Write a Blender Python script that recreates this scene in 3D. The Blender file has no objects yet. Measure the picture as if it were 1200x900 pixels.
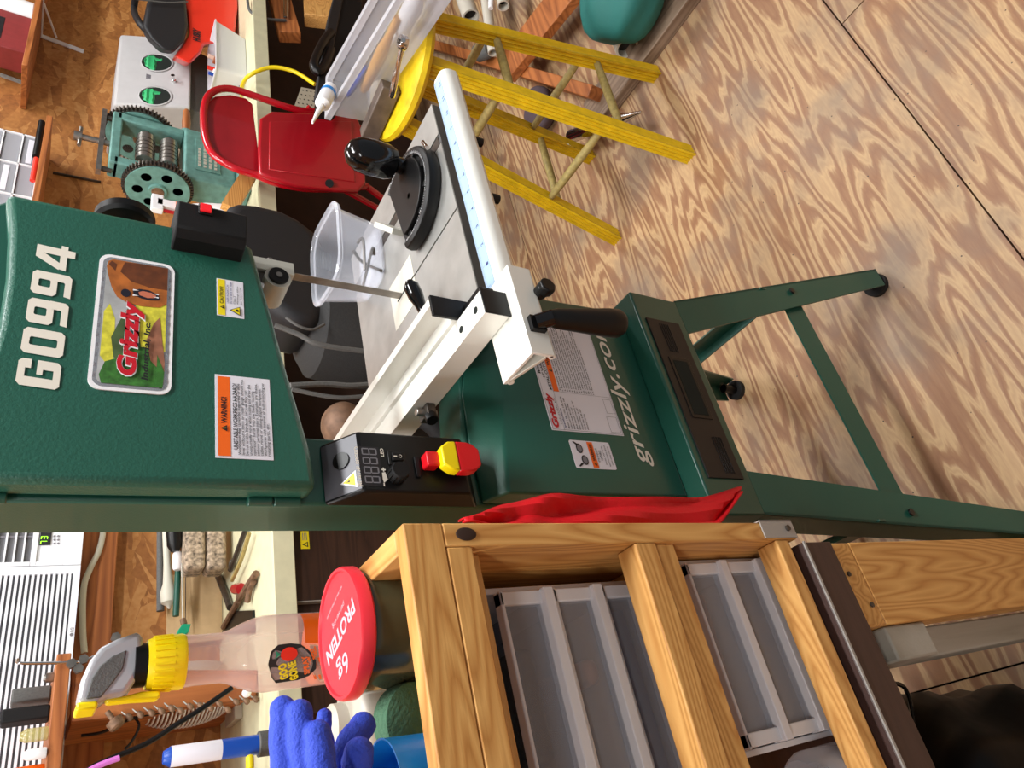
import bpy, bmesh, math, random
from mathutils import Vector as V, Matrix
random.seed(7)
sc = bpy.context.scene
COL = sc.collection
PI = math.pi

# ------------------------------------------------------------------ camera
F = 832.0; HZ = 523.0; ROLL = 0.1226; YAW = math.radians(36.5); H = 1.40
rn = V((-ROLL, 1.0)).normalized(); D = F * F / HZ
down = V((rn[0] * D, -rn[1] * D, F)).normalized()
Zc = -down; hd = V((0, 0, 1.0)); hd = (hd - hd.dot(Zc) * Zc).normalized()
rt = Zc.cross(hd)
if rt[0] < 0: rt = -rt
Yc = math.cos(YAW) * hd - math.sin(YAW) * rt
Xc = math.cos(YAW) * rt + math.sin(YAW) * hd
cR = V((Xc[0], Yc[0], Zc[0])); cU = V((Xc[1], Yc[1], Zc[1])); cF = V((Xc[2], Yc[2], Zc[2]))
cam = bpy.data.cameras.new('camera'); co = bpy.data.objects.new('camera', cam); COL.objects.link(co)
cam.sensor_width = 36; cam.sensor_fit = 'HORIZONTAL'; cam.lens = F * 36 / 1200; cam.clip_start = 0.02
m = Matrix.Identity(4)
for i, a in enumerate((-cU, cR, -cF)):
    for j in range(3): m[j][i] = a[j]
m[0][3], m[1][3], m[2][3] = 0, 0, H
co.matrix_world = m
sc.camera = co
sc.view_settings.view_transform = 'Standard'; sc.view_settings.look = 'None'
sc.view_settings.gamma = 1; sc.view_settings.use_curve_mapping = False
sc.view_settings.exposure = 0.0

def A(x, y, axis, val):
    """point of the surface axis=val seen at photo position x, y"""
    d = cR * ((450 - y) / F) + cU * (-(x - 600) / F) + cF
    k = 'xyz'.index(axis); o = V((0, 0, H))
    return o + d * ((val - o[k]) / d[k])

# ------------------------------------------------------------------ materials
M = {}
def s2l(c):
    return tuple((v / 12.92 if v <= .04045 else ((v + .055) / 1.055) ** 2.4) for v in [x / 255 for x in c]) + (1,)
def newmat(n):
    m = bpy.data.materials.new(n); m.use_nodes = True
    nt = m.node_tree; b = nt.nodes['Principled BSDF']; M[n] = m
    return m, nt, b
def N(nt, t, **k):
    n = nt.nodes.new(t)
    for a, v in k.items():
        if a in n.inputs: n.inputs[a].default_value = v
        else: setattr(n, a, v)
    return n
def mat(n, c, rough=.5, metal=0, bump=0, bs=200, var=0, vs=30, alpha=1, trans=0, emit=0, coat=0, spec=None):
    m, nt, b = newmat(n); L = nt.links.new
    col = s2l(c); b.inputs['Base Color'].default_value = col
    b.inputs['Roughness'].default_value = rough; b.inputs['Metallic'].default_value = metal
    b.inputs['Alpha'].default_value = alpha; b.inputs['Transmission Weight'].default_value = trans
    b.inputs['Coat Weight'].default_value = coat
    if spec is not None: b.inputs['Specular IOR Level'].default_value = spec
    if emit:
        b.inputs['Emission Color'].default_value = col; b.inputs['Emission Strength'].default_value = emit
    if bump or var:
        tc = N(nt, 'ShaderNodeTexCoord')
    if bump:
        no = N(nt, 'ShaderNodeTexNoise', Scale=bs, Detail=3.0); L(tc.outputs['Object'], no.inputs['Vector'])
        bp = N(nt, 'ShaderNodeBump', Strength=bump, Distance=.002); L(no.outputs['Fac'], bp.inputs['Height']); L(bp.outputs[0], b.inputs['Normal'])
    if var:
        no = N(nt, 'ShaderNodeTexNoise', Scale=vs, Detail=5.0); L(tc.outputs['Object'], no.inputs['Vector'])
        r = N(nt, 'ShaderNodeValToRGB'); L(no.outputs['Fac'], r.inputs[0])
        r.color_ramp.elements[0].position = .3; r.color_ramp.elements[1].position = .7
        r.color_ramp.elements[0].color = tuple(v * (1 - var) for v in col[:3]) + (1,)
        r.color_ramp.elements[1].color = tuple(min(1, v * (1 + var)) for v in col[:3]) + (1,)
        L(r.outputs[0], b.inputs['Base Color'])
    return m
def ramp(nt, pts):
    r = N(nt, 'ShaderNodeValToRGB'); e = r.color_ramp.elements
    while len(e) < len(pts): e.new(.5)
    for q, (p, c) in zip(e, pts): q.position = p; q.color = s2l(c)
    return r
def wood(n, c1, c2, axis='x', scale=1, rough=.55, rings=26, knots=True):
    m, nt, b = newmat(n); L = nt.links.new
    tc = N(nt, 'ShaderNodeTexCoord'); mp = N(nt, 'ShaderNodeMapping')
    s = [3.6 * scale] * 3; s['xyz'.index(axis)] = .3 * scale
    mp.inputs['Scale'].default_value = s; L(tc.outputs['Object'], mp.inputs[0])
    no = N(nt, 'ShaderNodeTexNoise', Scale=2.2, Detail=1.5, Roughness=.4); L(mp.outputs[0], no.inputs['Vector'])
    mu = N(nt, 'ShaderNodeMath', operation='MULTIPLY'); mu.inputs[1].default_value = rings; L(no.outputs['Fac'], mu.inputs[0])
    fr = N(nt, 'ShaderNodeMath', operation='PINGPONG'); fr.inputs[1].default_value = 1; L(mu.outputs[0], fr.inputs[0])
    s2 = [260] * 3; s2['xyz'.index(axis)] = 12
    mp2 = N(nt, 'ShaderNodeMapping'); mp2.inputs['Scale'].default_value = s2; L(tc.outputs['Object'], mp2.inputs[0])
    n2 = N(nt, 'ShaderNodeTexNoise', Scale=1, Detail=2); L(mp2.outputs[0], n2.inputs['Vector'])
    mx = N(nt, 'ShaderNodeMix', data_type='FLOAT'); mx.inputs[0].default_value = .3
    L(fr.outputs[0], mx.inputs[2]); L(n2.outputs['Fac'], mx.inputs[3])
    r = ramp(nt, [(.1, c1), (.62, tuple((a + d) / 2 for a, d in zip(c1, c2))), (.9, c2)]); L(mx.outputs[0], r.inputs[0])
    L(r.outputs[0], b.inputs['Base Color']); b.inputs['Roughness'].default_value = rough
    bp = N(nt, 'ShaderNodeBump', Strength=.15, Distance=.002); L(n2.outputs['Fac'], bp.inputs['Height']); L(bp.outputs[0], b.inputs['Normal'])
    return m
for ax in 'xyz':
    wood('pine_' + ax, (224, 172, 100), (186, 126, 60), ax, 2.6, rings=40)
    wood('stud_' + ax, (184, 112, 58), (134, 72, 32), ax, 1.6, rings=18)
    wood('greywood_' + ax, (150, 128, 108), (112, 90, 72), ax, 1.6)
    wood('paint_wood_' + ax, (176, 172, 160), (150, 146, 132), ax, 1.6, rings=8)
wood('laminate', (62, 40, 30), (44, 28, 22), 'x', 4, rings=12, rough=.4)
wood('brown_edge', (70, 48, 42), (62, 42, 37), 'x', 2, rough=.5)

def osb(n):
    m, nt, b = newmat(n); L = nt.links.new
    tc = N(nt, 'ShaderNodeTexCoord'); prev = None
    cols = []
    for i, (rot, sc_) in enumerate(((.12, (8, 20, 62)), (-.32, (8, 20, 70)), (.5, (10, 20, 62)))):
        mp = N(nt, 'ShaderNodeMapping'); mp.inputs['Scale'].default_value = sc_; mp.inputs['Rotation'].default_value = (0, rot, 0)
        mp0 = N(nt, 'ShaderNodeMapping'); mp0.inputs['Rotation'].default_value = (0, rot, 0); L(tc.outputs['Object'], mp0.inputs[0])
        mp.inputs['Rotation'].default_value = (0, 0, 0); L(mp0.outputs[0], mp.inputs[0])
        dn = N(nt, 'ShaderNodeTexNoise', Scale=1.3, Detail=2); L(mp.outputs[0], dn.inputs['Vector'])
        mxv = N(nt, 'ShaderNodeMix', data_type='RGBA'); mxv.inputs[0].default_value = .5
        L(mp.outputs[0], mxv.inputs[6]); L(dn.outputs['Color'], mxv.inputs[7])
        vo = N(nt, 'ShaderNodeTexVoronoi', Scale=1); L(mxv.outputs[2], vo.inputs['Vector'])
        cols.append(vo.outputs['Color'])
    nz = N(nt, 'ShaderNodeTexNoise', Scale=9, Detail=2); L(tc.outputs['Object'], nz.inputs['Vector'])
    g1 = N(nt, 'ShaderNodeMath', operation='GREATER_THAN'); g1.inputs[1].default_value = .5; L(nz.outputs['Fac'], g1.inputs[0])
    ma = N(nt, 'ShaderNodeMix', data_type='RGBA'); L(g1.outputs[0], ma.inputs[0]); L(cols[0], ma.inputs[6]); L(cols[1], ma.inputs[7])
    nz2 = N(nt, 'ShaderNodeTexNoise', Scale=7, Detail=1, noise_dimensions='4D'); nz2.inputs['W'].default_value = 3; L(tc.outputs['Object'], nz2.inputs['Vector'])
    g2 = N(nt, 'ShaderNodeMath', operation='GREATER_THAN'); g2.inputs[1].default_value = .56; L(nz2.outputs['Fac'], g2.inputs[0])
    mb = N(nt, 'ShaderNodeMix', data_type='RGBA'); L(g2.outputs[0], mb.inputs[0]); L(ma.outputs[2], mb.inputs[6]); L(cols[2], mb.inputs[7])
    sx = N(nt, 'ShaderNodeSeparateColor'); L(mb.outputs[2], sx.inputs[0])
    fn = N(nt, 'ShaderNodeTexNoise', Scale=60, Detail=5); L(tc.outputs['Object'], fn.inputs['Vector'])
    ad = N(nt, 'ShaderNodeMix', data_type='FLOAT'); ad.inputs[0].default_value = .55; L(sx.outputs[0], ad.inputs[2]); L(fn.outputs['Fac'], ad.inputs[3])
    r = ramp(nt, [(.1, (118, 72, 32)), (.36, (160, 102, 50)), (.6, (184, 124, 64)), (.9, (208, 156, 96))]); L(ad.outputs[0], r.inputs[0])
    L(r.outputs[0], b.inputs['Base Color']); b.inputs['Roughness'].default_value = .65
    bp = N(nt, 'ShaderNodeBump', Strength=.25, Distance=.002); L(ad.outputs[0], bp.inputs['Height']); L(bp.outputs[0], b.inputs['Normal'])
osb('osb')

def plywood(n, off, s=1.0):
    m, nt, b = newmat(n); L = nt.links.new
    tc = N(nt, 'ShaderNodeTexCoord'); mp = N(nt, 'ShaderNodeMapping')
    mp.inputs['Scale'].default_value = (.72 * s, 5.0 * s, 1); mp.inputs['Location'].default_value = (off, off * .7, 0)
    L(tc.outputs['Object'], mp.inputs[0])
    no = N(nt, 'ShaderNodeTexNoise', Scale=1.35, Detail=3.0, Roughness=.48, Distortion=.12); L(mp.outputs[0], no.inputs['Vector'])
    jg = N(nt, 'ShaderNodeTexNoise', Scale=38, Detail=2); L(mp.outputs[0], jg.inputs['Vector'])
    a0 = N(nt, 'ShaderNodeMath', operation='MULTIPLY_ADD'); a0.inputs[1].default_value = .02; L(jg.outputs['Fac'], a0.inputs[0]); L(no.outputs['Fac'], a0.inputs[2])
    mu = N(nt, 'ShaderNodeMath', operation='MULTIPLY'); mu.inputs[1].default_value = 34; L(a0.outputs[0], mu.inputs[0])
    pp = N(nt, 'ShaderNodeMath', operation='PINGPONG'); pp.inputs[1].default_value = 1; L(mu.outputs[0], pp.inputs[0])
    r = ramp(nt, [(.0, (146, 104, 74)), (.42, (158, 118, 84)), (.56, (176, 140, 102)), (.74, (196, 163, 120)), (1, (184, 150, 110))]); L(pp.outputs[0], r.inputs[0])
    # grey traffic stains and rosy patches
    st = N(nt, 'ShaderNodeTexNoise', Scale=3.0, Detail=5, Roughness=.6); L(tc.outputs['Object'], st.inputs['Vector'])
    sr = N(nt, 'ShaderNodeMapRange'); sr.inputs[1].default_value = .47; sr.inputs[2].default_value = .68; sr.inputs[3].default_value = 0; sr.inputs[4].default_value = .8; L(st.outputs['Fac'], sr.inputs[0])
    mx = N(nt, 'ShaderNodeMix', data_type='RGBA'); mx.inputs[7].default_value = s2l((128, 112, 98)); L(sr.outputs[0], mx.inputs[0]); L(r.outputs[0], mx.inputs[6])
    sp = N(nt, 'ShaderNodeTexVoronoi', Scale=26, Randomness=1.0); L(tc.outputs['Object'], sp.inputs['Vector'])
    lt = N(nt, 'ShaderNodeMath', operation='LESS_THAN'); lt.inputs[1].default_value = .045; L(sp.outputs['Distance'], lt.inputs[0])
    mx2 = N(nt, 'ShaderNodeMix', data_type='RGBA'); mx2.inputs[7].default_value = s2l((84, 66, 54)); L(lt.outputs[0], mx2.inputs[0]); L(mx.outputs[2], mx2.inputs[6])
    L(mx2.outputs[2], b.inputs['Base Color']); b.inputs['Roughness'].default_value = .5
    bp = N(nt, 'ShaderNodeBump', Strength=.12, Distance=.002); L(pp.outputs[0], bp.inputs['Height']); L(bp.outputs[0], b.inputs['Normal'])
for i, o in enumerate((0, 3.7, 8.1, 12.3, 5.5, 9.2)): plywood('plywood_%d' % i, o)

mat('green', (32, 88, 72), .42, bump=.3, bs=330, coat=.15)
mat('green_smooth', (28, 82, 68), .36, bump=.1, bs=700, coat=.2)
mat('green_dark', (22, 82, 68), .45)
mat('black', (9, 9, 10), .4, spec=.35); mat('black_matte', (17, 17, 18), .7, bump=.2, bs=900, spec=.3); mat('black_gloss', (10, 10, 12), .12)
mat('rubber', (28, 28, 28), .8); mat('vent_black', (26, 20, 19), .55)
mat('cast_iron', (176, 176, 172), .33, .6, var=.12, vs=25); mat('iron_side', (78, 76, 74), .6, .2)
mat('aluminium', (232, 232, 224), .38, .15, bump=.05, bs=500); mat('anodised', (206, 204, 192), .45, .25)
mat('steel', (150, 146, 140), .32, .85, var=.2, vs=60); mat('dark_steel', (84, 78, 72), .4, .7, var=.3, vs=60); mat('chrome', (220, 220, 220), .15, 1)
mat('rust', (120, 92, 70), .6, .3, var=.4, vs=80)
mat('white', (236, 236, 238), .45); mat('paper', (226, 224, 232), .5); mat('ink', (24, 22, 26), .6); mat('ink_grey', (120, 118, 124), .6)
mat('lettering', (226, 220, 206), .5); mat('orange_label', (242, 104, 20), .5); mat('yellow_label', (236, 214, 20), .5)
mat('logo_red', (196, 22, 40), .45); mat('silver', (206, 206, 210), .22, .8); mat('navy', (44, 52, 110), .5)
mat('bear', (164, 92, 34), .6, var=.35, vs=70); mat('bear_dark', (96, 48, 18), .6, var=.3, vs=90); mat('bear_nose', (30, 28, 40), .4); mat('mouth', (196, 112, 84), .5)
mat('meadow', (206, 200, 60), .6, var=.3, vs=120); mat('forest', (52, 110, 40), .6, var=.5, vs=140); mat('hill', (70, 92, 52), .6, var=.4, vs=60); mat('sky_paint', (168, 170, 170), .5, var=.25, vs=50); mat('trail', (146, 96, 72), .6, var=.3, vs=90); mat('lake', (90, 150, 150), .4)
mat('red_switch', (214, 20, 32), .35); mat('yellow_switch', (246, 222, 10), .35); mat('red_lens', (230, 30, 40), .3, emit=.35)
mat('cloth_red', (216, 22, 34), .55, bump=.4, bs=120, spec=.3); mat('chair_red', (176, 20, 34), .3, coat=.4, var=.08, vs=12); mat('chair_frame', (186, 12, 30), .22, coat=.6)
mat('yellow_paint', (222, 188, 22), .42, bump=.15, bs=60, var=.14, vs=35); mat('yellow_worn', (160, 142, 84), .6, var=.25, vs=90)
mat('teal_paint', (96, 140, 132), .45, var=.2, vs=40, bump=.1, bs=150); mat('machine_grey', (186, 184, 184), .5, var=.04, vs=20); mat('glove_green', (52, 176, 108), .5, bump=.5, bs=60); mat('void', (8, 20, 14), .9)
mat('cream', (216, 212, 176), .5, var=.06, vs=30); mat('bench_white', (200, 196, 180), .6, var=.12, vs=50)
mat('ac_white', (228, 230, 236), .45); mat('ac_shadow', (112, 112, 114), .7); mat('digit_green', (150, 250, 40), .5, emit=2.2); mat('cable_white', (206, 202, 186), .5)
mat('tan_tile', (196, 164, 120), .7, var=.06, vs=40); mat('foam', (160, 142, 122), .9, bump=1, bs=160, var=.75, vs=90); mat('green_tool', (20, 140, 104), .35)
mat('pipe_white', (196, 190, 176), .45); mat('teal_cloth', (34, 110, 104), .7, bump=.2, bs=90); mat('pegboard', (196, 186, 164), .6); mat('hole', (40, 34, 28), .9)
mat('lid_red', (232, 50, 64), .35); mat('lid_text', (248, 176, 186), .5); mat('jar_dark', (60, 62, 44), .18, coat=.5, var=.25, vs=18); mat('orange_gel', (232, 96, 8), .35); mat('pink_label', (226, 192, 172), .5)
mat('glove_blue', (48, 74, 196), .75, bump=.7, bs=420); mat('cup_blue', (24, 134, 214), .3); mat('beige_plastic', (186, 180, 166), .4); mat('scrub_green', (66, 104, 78), .95, bump=1, bs=260)
mat('glass_jar', (200, 190, 120), .15, alpha=.55); mat('blue_tube', (24, 78, 178), .35); mat('pink', (214, 120, 210), .5); mat('red_orange', (236, 52, 34), .35, coat=.2); mat('vac_black', (26, 26, 29), .6, bump=.1, bs=300); mat('tank_grey', (92, 92, 90), .75, bump=.4, bs=500, var=.15, vs=200)
mat('plastic_white', (222, 222, 226), .35); mat('cord_yellow', (236, 206, 20), .4); mat('blue_contents', (26, 36, 110), .5); mat('copper', (176, 104, 66), .35, .5)
mat('bag_black', (5, 5, 6), .4, bump=.9, bs=14, spec=.25); mat('silver_tape', (166, 162, 156), .45, .2); mat('brown_dark', (50, 30, 20), .7, var=.2, vs=20); mat('wall_paint', (170, 150, 120), .8); mat('wire', (170, 168, 160), .4, .4)
mat('clear_amber', (200, 120, 70), .1, alpha=.55)
mat('lamp_white', (255, 250, 240), .5, emit=5)

def clear(n, tint, amt, rough=.12):
    """thin clear plastic: see-through with a skin of gloss and haze"""
    m, nt, b = newmat(n); L = nt.links.new
    b.inputs['Base Color'].default_value = s2l(tint); b.inputs['Roughness'].default_value = rough; b.inputs['Coat Weight'].default_value = .3
    tr = N(nt, 'ShaderNodeBsdfTransparent'); tr.inputs[0].default_value = (.97, .97, .98, 1)
    lw = N(nt, 'ShaderNodeLayerWeight', Blend=.35); mr = N(nt, 'ShaderNodeMapRange'); mr.inputs[3].default_value = amt; mr.inputs[4].default_value = min(1, amt + .45); L(lw.outputs['Facing'], mr.inputs[0])
    mx = N(nt, 'ShaderNodeMixShader'); L(mr.outputs[0], mx.inputs[0]); L(tr.outputs[0], mx.inputs[1]); L(b.outputs[0], mx.inputs[2])
    L(mx.outputs[0], nt.nodes['Material Output'].inputs[0])
clear('clear', (228, 232, 240), .22); clear('clear_faint', (196, 196, 202), .42); clear('clear_drawer', (188, 188, 194), .20, .3); clear('bottle_clear', (232, 204, 196), .3, .08); clear('tub_clear', (236, 240, 250), .10, .08)

# ------------------------------------------------------------------ mesh builder
ROOT = {}
class MB:
    def __init__(s): s.bm = bmesh.new(); s.mats = []
    def mi(s, n):
        if n not in s.mats: s.mats.append(n)
        return s.mats.index(n)
    def faces(s, verts, faces, mt, smooth=True):
        vs = [s.bm.verts.new(v) for v in verts]; k = s.mi(mt); out = []
        for f in faces:
            try: q = s.bm.faces.new([vs[i] for i in f])
            except ValueError: continue
            q.material_index = k; q.smooth = smooth; out.append(q)
        return vs
    def box(s, x0, x1, y0, y1, z0, z1, mt):
        v = [(x, y, z) for x in (x0, x1) for y in (y0, y1) for z in (z0, z1)]
        s.faces(v, [(0, 1, 3, 2), (4, 6, 7, 5), (0, 4, 5, 1), (2, 3, 7, 6), (0, 2, 6, 4), (1, 5, 7, 3)], mt, False); return s
    def bar(s, p0, p1, w, t, mt, up=(0, 0, 1), w2=None, t2=None):
        """rectangular bar from p0 to p1, w across (along up x dir), t along up"""
        p0, p1 = V(p0), V(p1); d = (p1 - p0).normalized(); a = V(up).cross(d)
        if a.length < 1e-4: a = V((1, 0, 0)).cross(d)
        a.normalize(); u = d.cross(a); vs = []
        for p, ww, tt in ((p0, w, t), (p1, w2 or w, t2 or t)):
            for i, j in ((-1, -1), (1, -1), (1, 1), (-1, 1)): vs.append(p + a * ww / 2 * i + u * tt / 2 * j)
        s.faces(vs, [(3, 2, 1, 0), (4, 5, 6, 7), (0, 1, 5, 4), (1, 2, 6, 5), (2, 3, 7, 6), (3, 0, 4, 7)], mt, False); return s
    def cyl(s, p0, p1, r0, mt, r1=None, seg=20, cap=True):
        p0, p1 = V(p0), V(p1); return s.lathe(p0, (p1 - p0).normalized(), [(r0, 0), (r0 if r1 is None else r1, (p1 - p0).length)], mt, seg, cap)
    def lathe(s, o, d, prof, mt, seg=24, cap=True, mts=None):
        o, d = V(o), V(d).normalized(); a = d.orthogonal().normalized(); b = d.cross(a); rings = []
        for r, h in prof:
            rings.append([s.bm.verts.new(o + d * h + (a * math.cos(2 * PI * i / seg) + b * math.sin(2 * PI * i / seg)) * max(r, 1e-5)) for i in range(seg)])
        for j in range(len(rings) - 1):
            k = s.mi(mts[j] if mts else mt)
            for i in range(seg):
                q = s.bm.faces.new((rings[j][i], rings[j][(i + 1) % seg], rings[j + 1][(i + 1) % seg], rings[j + 1][i])); q.material_index = k; q.smooth = True
        if cap:
            for rg, fl in ((rings[0], True), (rings[-1], False)):
                q = s.bm.faces.new(rg[::-1] if fl else rg); q.material_index = s.mi((mts[0] if fl else mts[-1]) if mts else mt); q.smooth = True
        return s
    def tube(s, pts, r, mt, seg=8, closed=False):
        pts = [V(p) for p in pts]; n = len(pts); rings = []; rr = r if isinstance(r, (list, tuple)) else [r] * n; a = None
        for i, p in enumerate(pts):
            if closed: d = (pts[(i + 1) % n] - pts[i - 1]).normalized()
            else: d = (pts[min(i + 1, n - 1)] - pts[max(i - 1, 0)]).normalized()
            a = (d.orthogonal() if a is None else a - a.dot(d) * d).normalized(); b = d.cross(a)
            rings.append([s.bm.verts.new(p + (a * math.cos(2 * PI * k / seg) + b * math.sin(2 * PI * k / seg)) * rr[i]) for k in range(seg)])
        k = s.mi(mt)
        for j in range(n if closed else n - 1):
            for i in range(seg):
                q = s.bm.faces.new((rings[j][i], rings[j][(i + 1) % seg], rings[(j + 1) % n][(i + 1) % seg], rings[(j + 1) % n][i])); q.material_index = k; q.smooth = True
        if not closed:
            for rg in (rings[0][::-1], rings[-1]):
                q = s.bm.faces.new(rg); q.material_index = k
        return s
    def prism(s, pts, off, mt, smooth=False):
        """polygon of 3-D points extruded by vector off"""
        off = V(off); n = len(pts); a = [V(p) for p in pts]; vs = a + [p + off for p in a]
        f = [tuple(range(n))[::-1], tuple(range(n, 2 * n))] + [(i, (i + 1) % n, n + (i + 1) % n, n + i) for i in range(n)]
        s.faces(vs, f, mt, smooth); return s
    def xz(s, pts, y0, y1, mt): return s.prism([(x, y0, z) for x, z in pts], (0, y1 - y0, 0), mt)
    def yz(s, pts, x0, x1, mt): return s.prism([(x0, y, z) for y, z in pts], (x1 - x0, 0, 0), mt)
    def ellipsoid(s, c, rx, ry, rz, mt, seg=20, rg=12, R=None):
        c = V(c); rows = []
        for j in range(rg + 1):
            t = PI * j / rg; row = []
            for i in range(seg):
                p = V((rx * math.sin(t) * math.cos(2 * PI * i / seg), ry * math.sin(t) * math.sin(2 * PI * i / seg), rz * math.cos(t)))
                if R: p = R @ p
                row.append(s.bm.verts.new(c + p))
            rows.append(row)
        k = s.mi(mt)
        for j in range(rg):
            for i in range(seg):
                q = s.bm.faces.new((rows[j][i], rows[j + 1][i], rows[j + 1][(i + 1) % seg], rows[j][(i + 1) % seg])); q.material_index = k; q.smooth = True
        bmesh.ops.remove_doubles(s.bm, verts=rows[0] + rows[-1], dist=1e-6); return s
    def text(s, txt, O, ex, ez, w, h, mt, bold=0, shear=0, lift=.0006, thick=0, fit=True, align='L'):
        """lettering laid on a surface: O lower-left corner, ex/ez unit directions"""
        ex, ez = V(ex), V(ez); nn = ex.cross(ez).normalized(); O = V(O)
        cu = bpy.data.curves.new('t', 'FONT'); cu.body = txt; cu.offset = bold; cu.resolution_u = 3; cu.shear = shear; cu.fill_mode = 'FRONT'
        ob = bpy.data.objects.new('t', cu); me = bpy.data.meshes.new_from_object(ob)
        if me and len(me.vertices):
            xs = [v.co.x for v in me.vertices]; ys = [v.co.y for v in me.vertices]
            x0, x1, y0, y1 = min(xs), max(xs), min(ys), max(ys); sx = w / (x1 - x0); sz = h / (y1 - y0)
            if not fit: sx = min(sx, sz * 1.0)
            k = s.mi(mt); vs = [s.bm.verts.new(O + ex * (v.co.x - x0) * sx + ez * (v.co.y - y0) * sz + nn * lift) for v in me.vertices]
            for p in me.polygons:
                try: q = s.bm.faces.new([vs[i] for i in p.vertices]); q.material_index = k
                except ValueError: pass
            bpy.data.meshes.remove(me)
        bpy.data.objects.remove(ob); bpy.data.curves.remove(cu); return s
    def flat(s, pts, O, ex, ez, mt, lift=.0003):
        ex, ez = V(ex), V(ez); nn = ex.cross(ez).normalized(); O = V(O)
        s.faces([O + ex * a + ez * b + nn * lift for a, b in pts], [tuple(range(len(pts)))], mt, False); return s
    def build(s, name, parent=None, bevel=0, bseg=2, root=None, subd=0, smooth_angle=38):
        me = bpy.data.meshes.new(name); bmesh.ops.recalc_face_normals(s.bm, faces=[f for f in s.bm.faces if any(len(e.link_faces) > 1 for e in f.edges)])
        r = V((0, 0, 0))
        p = parent
        while p is not None:
            if p.name in ROOT: r = ROOT[p.name]
            p = p.parent
        if parent is None and root is not None: r = V(root)
        for v in s.bm.verts: v.co -= r
        s.bm.to_mesh(me); s.bm.free()
        for n in s.mats: me.materials.append(M[n])
        for f in me.polygons: f.use_smooth = True
        me.set_sharp_from_angle(angle=math.radians(smooth_angle))
        o = bpy.data.objects.new(name, me); COL.objects.link(o)
        if parent is not None: o.parent = parent
        else: o.location = r; ROOT[o.name] = r.copy()
        if bevel:
            b = o.modifiers.new('bevel', 'BEVEL'); b.width = bevel; b.segments = bseg; b.limit_method = 'ANGLE'; b.angle_limit = math.radians(40); b.harden_normals = False
        if subd:
            b = o.modifiers.new('s', 'SUBSURF'); b.levels = subd; b.render_levels = subd
        return o
def thing(name, label, cat, loc, group=None):
    o = bpy.data.objects.new(name, None); COL.objects.link(o); o.location = loc; o.empty_display_size = .05
    ROOT[o.name] = V(loc); o['label'] = label; o['category'] = cat
    if group: o['group'] = group
    return o
def tag(o, label, cat, group=None):
    o['label'] = label; o['category'] = cat
    if group: o['group'] = group
    return o
def struct(o): o['kind'] = 'structure'; return o
def copy_thing(o, loc, label, scale=None):
    c = o.copy(); COL.objects.link(c); c.location = loc; c['label'] = label
    for ch in o.children:
        d = ch.copy(); COL.objects.link(d); d.parent = c
        for g in ch.children:
            e = g.copy(); COL.objects.link(e); e.parent = d
    return c
def spline(pts, n=8):
    pts = [V(p) for p in pts]; out = []
    P = [pts[0]] + pts + [pts[-1]]
    for i in range(1, len(P) - 2):
        for k in range(n):
            t = k / n; a, b, c, d = P[i - 1], P[i], P[i + 1], P[i + 2]
            out.append(.5 * ((2 * b) + (c - a) * t + (2 * a - 5 * b + 4 * c - d) * t * t + (3 * b - a - 3 * c + d) * t ** 3))
    out.append(pts[-1]); return out
def rrect(w, h, r, n=5):
    o = []
    for cx, cy, a0 in ((w / 2 - r, h / 2 - r, 0), (-w / 2 + r, h / 2 - r, 90), (-w / 2 + r, -h / 2 + r, 180), (w / 2 - r, -h / 2 + r, 270)):
        for k in range(n + 1):
            a = math.radians(a0 + 90 * k / n); o.append((cx + r * math.cos(a), cy + r * math.sin(a)))
    return o
EX, EY, EZ = V((1, 0, 0)), V((0, 1, 0)), V((0, 0, 1))

# ================================================================== setting
WY = 2.42
fl = MB(); k = 0
fl.box(-2.5, 6.5, -1.6, 3.2, -.06, -.03, 'void')
g = .0016
for j, (y0, y1) in enumerate(((-1.6, -.935), (-.935, .285), (.285, 1.505), (1.505, 3.2))):
    off = 1.33 if j % 2 else .023
    xs = [off + 2.44 * i for i in range(-2, 4)]
    for x0, x1 in zip(xs, xs[1:]):
        fl.box(max(x0 + g, -2.5), min(x1 - g, 6.5), y0 + g, y1 - g, -.03, 0, 'plywood_%d' % (k % 6)) if x1 > -2.4 and x0 < 6.4 else None
        k += 1
struct(fl.build('floor'))
w = MB(); w.box(-2.5, 6.5, WY, WY + .012, -.0, 2.75, 'osb'); w.box(-2.5, 6.5, WY + .012, WY + .1, 0, 2.75, 'stud_x'); struct(w.build('wall_back'))
w = MB(); w.box(6.5, 6.58, -1.6, 3.2, 0, 2.75, 'osb'); struct(w.build('wall_right'))
w = MB(); w.box(-2.58, -2.5, -1.6, 3.2, 0, 2.75, 'osb'); struct(w.build('wall_left'))
w = MB(); w.box(-2.5, 6.5, -1.6, 3.2, 2.75, 2.8, 'white'); struct(w.build('ceiling'))
w = MB(); w.box(-.3, 1.9, WY - .045, WY, 1.205, 1.30, 'stud_x'); struct(w.build('trim_1', bevel=.003))

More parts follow.
